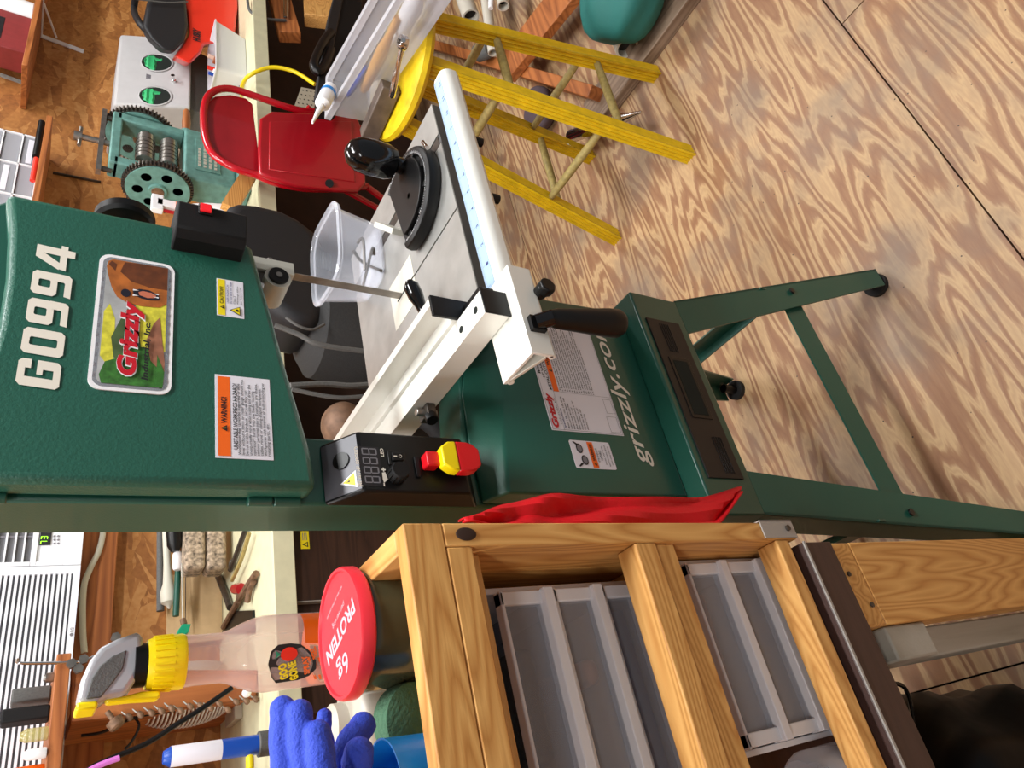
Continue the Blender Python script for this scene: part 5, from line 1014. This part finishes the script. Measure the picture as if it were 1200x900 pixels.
# ------------------------------------------------------------------ hand-cranked geared machine
gm = thing('geared_roller', 'pale teal hand cranked geared roller machine on the bench behind the saw', 'roller machine', (2.25, 1.95, BZ))
def rad_gear(x, c_, r, nt_, nm, holes=6):
    b = MB(); th = .022; pts_ = []
    for i in range(nt_):
        for k, rr in ((-.28, r * .925), (-.14, r), (.14, r), (.28, r * .925)):
            a = 2 * PI * (i + k) / nt_; pts_.append((x, c_.y + rr * math.cos(a), c_.z + rr * math.sin(a)))
    b.prism(pts_, (th, 0, 0), 'dark_steel'); b.lathe((x - .002, c_.y, c_.z), (1, 0, 0), [(r * .90, 0), (r * .90, .003)], 'teal_paint', 40); b.lathe((x - .004, c_.y, c_.z), (1, 0, 0), [(r * .84, .0), (r * .84, .003), (r * .90, .003), (r * .90, -.001), (r * .84, -.001)], 'teal_paint', 40)
    g_ = b.build(nm, gm)
    for i in range(holes):
        a = 2 * PI * (i + .3) / holes; b = MB(); b.cyl((x - .0045, c_.y + r * .56 * math.cos(a), c_.z + r * .56 * math.sin(a)), (x - .0050, c_.y + r * .56 * math.cos(a), c_.z + r * .56 * math.sin(a)), r * .15, 'hole', seg=20); b.build('gear_hole', g_)
    b = MB(); b.lathe((x - .004, c_.y, c_.z), (-1, 0, 0), [(r * .27, 0), (r * .25, .010), (r * .18, .010), (r * .17, .013)], 'teal_paint', 24, mts=['teal_paint', 'teal_paint', 'rust']); b.build('gear_hub', g_)
g1 = A(185, 222, 'x', 2.05); rad_gear(2.05, g1, .112, 56, 'gear'); g2 = A(167, 168, 'x', 2.36); rad_gear(2.365, g2 + V((0, -.02, .012)), .122, 56, 'gear', 4)
bY = g1.y; x0_, x1_ = 2.09, 2.35
b = MB(); b.box(x0_, x1_, bY - .05, bY + .06, BZ + .045, 1.12, 'teal_paint'); b.box(x0_ - .03, x1_ + .03, bY - .08, bY + .10, BZ + .001, BZ + .045, 'teal_paint'); b.build('machine_body', gm, bevel=.008, bseg=3)
b = MB(); zt2 = A(133, 180, 'y', bY - .05).z
for xa, xb in ((x0_, x0_ + .035), (x1_ - .035, x1_)): b.box(xa, xb, bY - .04, bY + .03, 1.12, zt2, 'teal_paint')
b.box(x0_, x1_, bY - .04, bY + .03, zt2 - .02, zt2 + .012, 'teal_paint'); b.build('side_frame', gm, bevel=.006, bseg=3)
for i in range(2):
    zc_ = 1.165 + i * .075; b = MB(); b.lathe((x0_ + .037, bY - .01, zc_), (1, 0, 0), [(.010, 0), (.010, .03), (.030, .034), (.030, .155), (.010, .16), (.010, .186)], 'steel', 28)
    for k in range(5): b.lathe((x0_ + .09 + .018 * k, bY - .01, zc_), (1, 0, 0), [(.030, 0), (.0315, .003), (.030, .006)], 'dark_steel', 28, cap=False)
    b.build('roller', gm)
b = MB(); tx_ = (x0_ + x1_) / 2; b.cyl((tx_, bY, zt2), (tx_, bY, zt2 + .11), .010, 'steel'); b.cyl((tx_ - .045, bY, zt2 + .10), (tx_ + .045, bY, zt2 + .10), .006, 'steel'); b.cyl((tx_, bY, zt2 + .095), (tx_, bY, zt2 + .118), .016, 'steel'); b.build('tee_screw', gm)
b = MB(); b.box(x0_ - .02, x1_ + .03, bY - .012, bY + .012, zt2 + .03, zt2 + .045, 'steel'); b.cyl((x0_, bY, zt2 + .0), (x0_, bY, zt2 + .03), .009, 'dark_steel'); b.cyl((x1_, bY, zt2), (x1_, bY, zt2 + .03), .009, 'dark_steel'); b.build('cross_bar', gm)
b = MB(); b.box(x0_ + .05, x1_ - .05, bY - .054, bY - .05, 1.0, 1.085, 'teal_paint'); npz = b.build('name_plate', gm, bevel=.001)
b = MB()
for r_ in range(4):
    for k in range(7 - r_ % 2): x_ = x0_ + .065 + k * .017; b.box(x_, x_ + .010 + .003 * ((k * 3 + r_) % 2), bY - .0558, bY - .0538, 1.012 + .018 * r_, 1.012 + .018 * r_ + .009, 'beige_plastic')
b.build('raised_lettering', npz)
p = A(218, 158, 'y', bY - .02); q = A(219, 112, 'y', bY - .02); b = MB(); b.lathe((p.x, bY - .02, p.z), q - p, [(.022, -.01), (.022, .012), (.011, .016)], 'teal_paint', 20); b.bar((p.x - .10, bY - .0, p.z - .03), (p.x, bY - .02, p.z), .02, .02, 'teal_paint'); cr_ = b.build('crank', gm)
b = MB(); b.lathe((p.x, bY - .02, p.z), q - p, [(.010, .014), (.013, .02), (.015, .07), (.012, .13), (.008, .14)], 'stud_x', 20); b.build('crank_grip', cr_)['label'] = 'worn wooden grip'
# pine strip and spray bottle by the machine
b = MB(); b.bar(A(292, 205, 'y', 1.72), A(268, 245, 'y', 1.72), .05, .03, 'pine_x', up=(0, 1, 0)); tag(b.build('pine_strip', root=A(280, 225, 'y', 1.72)), 'short piece of grooved pine leaning on the bench edge below the machine', 'wood strip')
sY = 1.80; sx_ = A(225, 247, 'y', sY).x; sb = thing('cleaner_bottle', 'white trigger spray bottle with orange collar on the bench behind the saw', 'spray bottle', (sx_, sY, BZ))
zc1, zc2, zc3 = A(218, 247, 'y', sY).z, A(206, 247, 'y', sY).z, A(183, 242, 'y', sY).z
b = MB(); b.lathe((sx_, sY, BZ + .001), (0, 0, 1), [(.040, 0), (.045, .006), (.045, (zc1 - BZ) * .5), (.035, (zc1 - BZ) * .75), (.018, zc1 - BZ)], 'white', 30); b.build('bottle_body', sb)
b = MB(); b.lathe((sx_, sY, zc1), (0, 0, 1), [(.019, 0), (.021, .004), (.021, zc2 - zc1)], 'orange_label', 24); b.build('collar', sb)
b = MB(); b.box(sx_ - .015, sx_ + .015, sY - .012, sY + .012, zc2, zc3, 'white'); b.box(sx_ - .035, sx_ + .03, sY - .012, sY + .012, zc3 - .02, zc3 + .015, 'white'); b.box(sx_ - .03, sx_ - .022, sY - .006, sY + .006, zc2 + .0, zc3 - .015, 'chair_red'); b.build('spray_head', sb, bevel=.003)

# ------------------------------------------------------------------ black shop vacuum behind the saw throat
vY = 1.42
M['drum_grey'] = mat('drum_grey', (40, 40, 40), .8, bump=.4, bs=500, var=.2, vs=200)
vac = thing('shop_vacuum', 'big black rounded vacuum head with slots on a grey drum behind the saw blade', 'vacuum', (1.3, 1.5, 0))
b = MB(); b.prism(poly([(264, 258), (265, 244), (270, 237), (280, 234), (300, 236), (330, 243), (352, 254), (370, 268), (384, 290), (392, 315), (396, 340), (388, 362), (376, 376), (364, 380), (345, 375), (325, 362), (300, 340), (280, 310)], vY), (.03, .20, 0), 'vac_black'); vh = b.build('vacuum_head', vac, bevel=.035, bseg=6, smooth_angle=60)
b = MB()
for i in range(5): p = A(370 + 4.2 * i, 292 + 1.5 * i, 'y', vY - .002); q = A(371 + 4.2 * i, 312 + 1.5 * i, 'y', vY - .002); b.bar(p, q, .003, .007, 'void', up=(0, .2, 1))
b.build('vent_slots', vh)
b = MB(); b.lathe((1.245, 1.535, .0), (0, 0, 1), [(.14, .02), (.155, .05), (.160, .40), (.155, .74), (.14, .83), (.10, .86)], 'drum_grey', 48); b.build('drum', vac)
b = MB(); b.tube(spline([A(335, 372, 'y', 1.40), A(350, 382, 'y', 1.40), A(366, 386, 'y', 1.405), A(380, 380, 'y', 1.41)], 5), .0035, 'tank_grey', 8); b.build('rim_trim', vac)
lumpbox('yellow_block', 1.33, 1.36, 1.05, 1.08, 1.03, 1.05, 'yellow_worn', 'small yellow block beside the black box on the saw', 'block') if False else None
cable('grey_cable', [(322, 381), (350, 392), (375, 404), (430, 412)], .006, 'tank_grey', 'grey cable crossing behind the saw throat just under the vacuum head', 1.25)
cable('throat_cable', [(340, 452), (380, 450), (410, 452), (440, 450)], .007, 'tank_grey', 'upper of two grey cables low in the saw throat', 1.3)
cable('throat_cable', [(342, 456), (370, 462), (400, 466), (440, 463)], .005, 'tank_grey', 'lower thin grey cable low in the saw throat', 1.3)
M['brown_metal'] = mat('brown_metal', (112, 84, 64), .6, .2, var=.3, vs=40); p = A(402, 498, 'y', 1.5); b = MB(); b.ellipsoid(p, .06, .06, .055, 'brown_metal', 24, 14); b.cyl(p, p + V((-.12, .02, -.01)), .03, 'rust'); b.cyl((p.x, p.y, .0), (p.x, p.y, p.z), .03, 'tank_grey'); tag(b.build('copper_float', root=(p.x, p.y, 0)), 'rounded brown metal body standing beside the green column behind the fence', 'motor')
p, q = A(494, 490, 'y', 1.2), A(522, 514, 'y', 1.2); b = MB(); b.tube(spline([V((p.x + .12, p.y + .22, .02)), V((p.x + .10, p.y + .2, .3)), p + V((.03, .1, .06)), p, q], 6), .024, 'black_matte', 16); b.cyl(q, q + (q - p).normalized() * .012, .026, 'rust'); tag(b.build('black_hose', root=q), 'short black hose end seen below the fence', 'hose')
b = MB(); b.box(.93, 1.04, 1.1, 1.4, 0, .45, 'pine_z'); tag(b.build('wood_box', root=(.98, 1.25, 0), bevel=.004), 'pale wooden box on the floor behind the saw', 'box')

# ------------------------------------------------------------------ red folding chair
CY = 1.62
chair = thing('folding_chair', 'glossy red metal folding chair leaning folded against the bench', 'chair', (2.1, CY, 0))
def CPt(x, y, dy=0): return A(x, y, 'y', CY + dy)
back = [(241, 130), (239, 150), (243, 168), (250, 180), (262, 189), (276, 196), (300, 204), (304, 200), (302, 170), (298, 140), (296, 122), (288, 115), (270, 111), (252, 113), (245, 119)]
b = MB(); b.prism([CPt(x, y, .012) for x, y in back], (0, .006, 0), 'chair_red'); b.build('backrest', chair, bevel=.002)
fr_path = [CPt(*p) for p in ((430, 218, 0), (400, 221, 0), (360, 221, 0), (322, 214, 0), (300, 205, 0), (275, 197, 0), (252, 183, 0), (242, 166, 0), (239, 145, 0), (240, 122, 0), (249, 108, 0), (270, 104, 0), (300, 113, 0), (345, 128, 0), (372, 131, 0), (400, 130))]
b = MB(); b.tube(spline(fr_path, 4), .0125, 'chair_frame', 12); b.build('tube_frame', chair)
seat = [(305, 138), (303, 170), (304, 202), (318, 208), (345, 216), (395, 222), (420, 223), (429, 214), (428, 190), (424, 150), (419, 136), (408, 131), (360, 132), (318, 130)]
b = MB(); b.prism([CPt(x, y, -.03) for x, y in seat], (0, .02, 0), 'chair_red'); st_ = b.build('seat', chair, bevel=.008, bseg=4)
pc = [CPt(x, y, -.033) for x, y in ((312, 140), (311, 200), (420, 216), (415, 140))]; cc = sum(pc, V()) / 4
b = MB(); b.prism([cc + (p - cc) * .93 for p in pc], (0, .004, 0), 'chair_red'); b.build('seat_panel', st_, bevel=.002)
b = MB(); b.cyl(CPt(386, 215, -.04), CPt(386, 215, -.02), .014, 'black'); b.build('rubber_bumper', chair)
for (x, y), sx in (((430, 219), 1), ((400, 130), 1)):
    t0 = CPt(x, y); b = MB(); b.tube([t0, V((t0.x * .6 + .86, CY + .28, .012))], .0125, 'chair_frame', 12); b.build('leg', chair)
    b = MB(); b.tube([CPt(x - 40, y - 4, .03), V((t0.x * .6 + .90, CY + .30, .012))], .0115, 'chair_frame', 12); b.build('leg', chair)

# ------------------------------------------------------------------ yellow stool
stl = thing('wooden_stool', 'yellow painted wooden stool with reeded legs and round worn rungs', 'stool', (1.59, .91, 0))
sx0, sy0, szt = 1.602, .918, .79
feet = [(1.755, .735), (1.42, .755), (1.765, 1.07), (1.42, 1.095)]; tops = [(1.685, .82), (1.505, .83), (1.69, .99), (1.51, 1.00)]
def lp(i, z): t = z / .755; return V((feet[i][0] + (tops[i][0] - feet[i][0]) * t, feet[i][1] + (tops[i][1] - feet[i][1]) * t, z))
for i in range(4):
    b = MB(); p, q = lp(i, 0.0), lp(i, .757); sec = []; R0 = .0185
    prf = [(-1, -1)] + [(-1 + .28 * k + (.0 if k % 2 else .02), -1.0 if k % 2 else -.70) for k in range(1, 7)] + [(1, -1)] + [(1.0 if k % 2 == 0 else .70, -1 + .28 * k) for k in range(1, 7)] + [(1, 1)] + [(1 - .28 * k, 1.0 if k % 2 == 0 else .70) for k in range(1, 7)] + [(-1, 1)] + [(-1 if k % 2 == 0 else -.70, 1 - .28 * k) for k in range(1, 7)]
    b.faces([(p.x + a * R0, p.y + c2 * R0, p.z) for a, c2 in prf] + [(q.x + a * R0, q.y + c2 * R0, q.z) for a, c2 in prf], [tuple(range(28))[::-1], tuple(range(28, 56))] + [(k, (k + 1) % 28, 28 + (k + 1) % 28, 28 + k) for k in range(28)], 'yellow_paint'); b.build('leg', stl)
for i, j, z in ((0, 1, .22), (0, 1, .54), (2, 3, .23), (2, 3, .54), (0, 2, .27), (0, 2, .57), (1, 3, .275), (1, 3, .57)):
    b = MB(); p, q = lp(i, z), lp(j, z); b.lathe(p, q - p, [(.009, 0), (.0115, (q - p).length * .25), (.012, (q - p).length * .5), (.0115, (q - p).length * .75), (.009, (q - p).length)], 'yellow_worn', 14); b.build('rung', stl)
b = MB(); b.lathe((sx0, sy0, .757), (0, 0, 1), [(.155, 0), (.170, .006), (.176, .016), (.173, .028), (.160, .033), (.12, .031)], 'yellow_paint', 56); b.build('seat', stl)
# ratchet, clear tote, dark block and glue on the stool
ST = .791
b = MB(); p, q = A(472, 50, 'z', ST + .080), A(459, 114, 'z', ST + .045); u_ = (q - p).normalized()
rp = thing('ratchet_wrench', 'chrome ratchet wrench resting against the clear tote on the yellow stool', 'wrench', p); b.lathe(p, (0, 0, 1), [(.013, -.009), (.015, -.006), (.015, .006), (.013, .009)], 'chrome', 20); b.cyl(p + EZ * .009, p + EZ * .012, .005, 'dark_steel'); b.build('ratchet_head', rp)
b = MB(); L_ = (q - p).length; b.lathe(p, u_, [(.007, .012), (.0055, .04), (.0055, L_ * .5), (.0078, L_ * .53), (.0078, L_ * .97), (.005, L_)], 'chrome', 14); b.build('ratchet_handle', rp)
def quadbox(pts, Z0, Z1, mt, b=None, open_=False, th=.003):
    b = b or MB(); b.prism([(p.x, p.y, Z0) for p in pts], (0, 0, Z1 - Z0), mt); return b
M['steel_faced'] = mat('steel_faced', (96, 84, 76), .5, .2, var=.3, vs=30)
TR = .905
t0 = A(383, 136, 'z', TR); t1 = A(462, 4, 'z', TR); ev = (t1 - t0); ev.z = 0; Lb = ev.length; ev.normalize(); nv = V((-ev.y, ev.x, 0)); nv = nv if nv.x > 0 else -nv
tote = thing('clear_tote', 'clear plastic tote with pale rim holding tools on the yellow stool', 'tote', (t0 + t1) / 2 - EZ * (TR - ST))
TW = .115
def tp(a, c2, z): return t0 + ev * a + nv * c2 + EZ * (z - TR)
def ringp(ins, z): return [tp(ins, ins, z), tp(Lb + .12 - ins, ins, z), tp(Lb + .12 - ins, TW - ins, z), tp(ins, TW - ins, z)]
b = MB(); b.faces(ringp(.012, ST + .010) + ringp(.004, TR - .006), [(0, 1, 2, 3), (0, 1, 5, 4), (1, 2, 6, 5), (2, 3, 7, 6), (3, 0, 4, 7)], 'clear_faint'); tbody = b.build('tote_body', tote)
M['rim_clear'] = mat('rim_clear', (210, 210, 216), .25, alpha=.55)
b = MB(); b.faces(ringp(-.006, TR - .012) + ringp(-.006, TR + .004) + ringp(.007, TR + .004) + ringp(.007, TR - .012), [(j * 4 + i, j * 4 + (i + 1) % 4, ((j + 1) % 4) * 4 + (i + 1) % 4, ((j + 1) % 4) * 4 + i) for j in range(4) for i in range(4)], 'rim_clear'); b.build('tote_rim', tote, bevel=.001)
for k, (a0, c0, z0_, a1, c1, z1_, r, mt, nm, lb, cat) in enumerate(((.08, .045, .84, .34, .05, .86, .014, 'pine_x', 'turned_stick', 'turned wooden stick inside the clear tote', 'stick'), (.10, .075, .825, .28, .08, .83, .022, 'plastic_white', 'white_bottle', 'white bottle lying inside the clear tote', 'bottle'), (.05, .04, .868, .16, .05, .862, .008, 'blue_tube', 'blue_marker', 'blue marker lying highest inside the clear tote', 'marker'), (.29, .06, .835, .44, .06, .845, .022, 'plastic_white', 'white_jug', 'white conical jug at the far end inside the clear tote', 'jug'))):
    p, q = tp(a0, c0, z0_), tp(a1, c1, z1_); p.z = z0_; q.z = z1_; b = MB(); b.lathe(p, q - p, [(r * .5, 0), (r * .9, .02), (r, (q - p).length * .6), (r * .6, (q - p).length * .8), (r * .6, (q - p).length)], mt, 18); tag(b.build(nm, root=p), lb, cat)
b = MB(); p0, p1, p2 = A(428, 165, 'z', ST + .001), A(458, 92, 'z', ST + .001), A(466, 96, 'z', ST + .001); b.bar(A(432, 160, 'z', ST + .024), A(458, 100, 'z', ST + .024), .034, .045, 'steel_faced'); tag(b.build('steel_faced_block', root=p1, bevel=.003), 'dark grey wooden block on the near left of the yellow stool seat', 'block')
p = A(372, 120, 'z', .93); M['steel_faced'] = mat('steel_faced', (96, 84, 76), .5, .2, var=.3, vs=30)
gl = thing('glue_tube', 'white glue tube with blue band and long nozzle hooked on the tote rim', 'glue tube', A(378, 115, 'z', .95))
c0_, c1_, c2_ = A(385, 108, 'y', 1.02), A(378, 122, 'y', 1.02), A(366, 144, 'y', 1.02); b = MB(); b.lathe(c0_, c1_ - c0_, [(.016, -.02), (.018, 0), (.018, (c1_ - c0_).length), (.010, (c1_ - c0_).length + .008)], 'white', 20); b.build('tube_body', gl); b = MB(); b.lathe(c1_, c2_ - c1_, [(.010, .0), (.008, .01), (.0025, (c2_ - c1_).length)], 'white', 16); b.build('nozzle', gl)
b = MB(); b.lathe(c0_, c1_ - c0_, [(.0185, .0), (.0187, .012)], 'cup_blue', 20, cap=False); b.build('blue_band', gl)

# ------------------------------------------------------------------ tool case and timber behind the stool
kY = 1.42
cs = thing('tool_case', 'open black plastic tool case with moulded handle behind the clear tote', 'tool case', (2.0, 1.55, .5))
b = MB(); b.prism(poly([(370, 112), (377, 115), (388, 78), (392, 50), (402, 0), (410, -30), (398, -30), (385, 20), (376, 70)], kY), (0, .03, 0), 'vac_black'); b.build('case_edge', cs, bevel=.004)
b = MB(); b.prism(poly([(377, 112), (400, 116), (420, 90), (424, 40), (426, -30), (402, -30), (392, 30), (383, 80)], kY + .01), (0, .10, 0), 'black_matte'); b.build('case_shell', cs, bevel=.008)
b = MB(); b.tube(spline(poly([(388, 38), (380, 48), (371, 66), (368, 78), (374, 84), (382, 74), (388, 58)], kY - .02), 5), .016, 'black', 12); b.build('case_handle', cs)
def plank(name, p, q, w_, t_, mt, label, up=(0, 0, 1)): b = MB(); b.bar(p, q, w_, t_, mt, up=up); return tag(b.build(name, root=(V(p) + V(q)) / 2, bevel=.003), label, 'timber')
plank('timber_offcut', A(322, -20, 'y', 1.75), A(340, 44, 'y', 1.72), .05, .09, 'stud_x', 'orange brown timber offcut poking out beneath the bench edge', up=(0, .3, 1))
plank('timber_offcut', A(372, -20, 'y', 1.75), A(376, 26, 'y', 1.7), .06, .14, 'pine_x', 'pale rough sawn timber behind the orange offcut', up=(0, .3, 1))
b = MB(); b.cyl(A(335, 22, 'y', 1.7), A(335, -20, 'y', 1.7), .012, 'chrome'); tag(b.build('steel_bar', root=A(335, 10, 'y', 1.7)), 'shiny steel bar lying on the orange timber offcut', 'bar')
pg = poly([(353, 102), (373, 106), (368, 127), (345, 124)], 1.70); b = MB(); b.prism(pg, (0, .006, 0), 'pegboard'); pb0 = b.build('pegboard_piece', root=pg[0]); tag(pb0, 'small white piece of perforated board behind the red chair', 'pegboard')
b = MB()
for i in range(4):
    for j in range(4):
        c_ = pg[0].lerp(pg[1], .15 + .23 * i).lerp(pg[3].lerp(pg[2], .15 + .23 * i), .15 + .23 * j); b.cyl(c_ - EY * .0006, c_ - EY * .0002, .0035, 'hole', seg=8)
b.build('perforation', pb0)
plank('fallen_plank', A(498, 50, 'z', .045), A(704, 112, 'z', .045), .04, .09, 'stud_x', 'reddish plank lying on edge across the floor behind the stool')
plank('crossing_board', A(597, 78, 'z', .11), A(690, -40, 'z', .11), .14, .035, 'stud_x', 'wide orange board lying over the reddish plank')
b = MB(); b.box(1.795, 1.92, .30, .99, .0, .040, 'greywood_y'); tag(b.build('weathered_board', root=(1.83, .75, 0), bevel=.003), 'weathered grey board lying flat on the floor behind the stool leg', 'timber')
def pipe(p, q, r, mt, label, hollow=True):
    d = (q - p).normalized(); b = MB(); L_ = (q - p).length; b.lathe(p, d, [(r * .8, L_ - .03), (r * .8, L_), (r, L_), (r, 0)] if hollow else [(r, 0), (r, L_)], mt, 20, cap=not hollow); 
    if hollow: b.lathe(p, d, [(r * .8, L_ - .031), (r * .79, L_ - .03)], 'hole', 20)
    return tag(b.build('pipe', root=q), label, 'pipe', 'pipes under the bench')
pipe(A(536, -25, 'z', .22), A(552, 20, 'z', .20), .034, 'pipe_white', 'widest white plastic pipe pointing out from under the bench')
pipe(A(566, -25, 'z', .20), A(578, 62, 'z', .18), .020, 'pipe_white', 'long grey white pipe reaching furthest down beside the yellow stool')
pipe(A(576, -25, 'z', .24), A(575, 10, 'z', .24), .009, 'white', 'thin bright white pipe among the pipes under the bench', False)
pipe(A(584, -25, 'z', .20), A(590, 7, 'z', .20), .022, 'pipe_white', 'short hollow pipe next to the thin bright white one')
pipe(A(700, -30, 'z', .06), A(735, 57, 'z', .06), .036, 'pipe_white', 'white plastic pipe lying on the floor under the teal cloth')
p = A(566, 60, 'z', .135); b = MB(); b.lathe(p, (-.5, -.6, -.1), [(.02, -.05), (.035, -.03), (.035, .03), (.028, .05), (.012, .052)], 'tank_grey', 20); tag(b.build('caster', root=p), 'dull grey caster lying on the plank behind the stool', 'caster')
b = MB(); c_ = A(728, -8, 'z', .14); b.ellipsoid(c_, .16, .14, .10, 'teal_cloth', 36, 20)
for v in b.bm.verts: v.co += V((.008 * math.sin(v.co.z * 60), .010 * math.sin(v.co.x * 40), .008 * math.sin(v.co.x * 50 + v.co.y * 30)))
tag(b.build('teal_bag', root=c_), 'dark teal cloth bag on the floor at the top edge of the picture', 'bag')
b = MB(); c_ = A(632, 128, 'z', .04); b.ellipsoid(c_, .10, .07, .042, 'vac_black', 30, 16)
for v in b.bm.verts: v.co.z = max(.001, v.co.z + .008 * math.sin(v.co.x * 60))
M['mauve'] = mat('mauve_cloth', (84, 70, 76), .9, bump=.4, bs=80); o = b.build('dark_cloth', root=(c_.x, c_.y, 0)); o.data.materials[0] = M['mauve']; tag(o, 'dark mauve cloth crumpled on the floor behind the stool', 'cloth')
p, q = A(668, 160, 'z', .064), A(752, 131, 'z', .064); b = MB(); b.lathe(p, q - p, [(.018, 0), (.022, .01), (.022, (q - p).length * .7), (.010, (q - p).length * .85), (.004, (q - p).length)], 'chrome', 20); tag(b.build('silver_tube', root=p), 'shiny silver tube lying on the floor between the stool legs', 'tube')

# ================================================================== light
def ceiling_lamp(x, y, lx, ly, power, label, col=(.97, .985, 1)):
    t = thing('ceiling_lamp', label, 'lamp', (x, y, 2.72))
    b = MB(); b.box(x - lx / 2, x + lx / 2, y - ly / 2, y + ly / 2, 2.70, 2.75, 'white'); b.build('lamp_body', t)
    b = MB(); b.box(x - lx / 2 + .02, x + lx / 2 - .02, y - ly / 2 + .02, y + ly / 2 - .02, 2.690, 2.70, 'lamp_white'); b.build('lamp_diffuser', t)
    l = bpy.data.lights.new('lamp', 'AREA'); l.shape = 'RECTANGLE'; l.size = lx; l.size_y = ly; l.energy = power; l.color = col
    o = bpy.data.objects.new('lamp_light', l); COL.objects.link(o); o.location = (0, 0, -.04); o.parent = t
LAMPS = ((-.9, 1.35, 1.2, .25, 38, 'white ceiling tube lamp over the left end of the bench'), (.9, .22, 1.2, .25, 46, 'white ceiling tube lamp in front of the bandsaw'), (1.3, 1.55, 1.2, .25, 24, 'white ceiling tube lamp between bandsaw and bench'), (3.1, 1.2, 1.2, .25, 34, 'white ceiling tube lamp over the right end of the bench'), (-1.3, -.7, 1.2, .25, 20, 'added ceiling fill lamp at the near left, brightening the drawer fronts'))  # the last lamp is an added, unseen fill that brightens the drawer fronts
for a in LAMPS: ceiling_lamp(*a)
wd = bpy.data.worlds.new('world'); sc.world = wd; wd.use_nodes = True
wd.node_tree.nodes['Background'].inputs[0].default_value = (.9, .95, 1, 1); wd.node_tree.nodes['Background'].inputs[1].default_value = .25
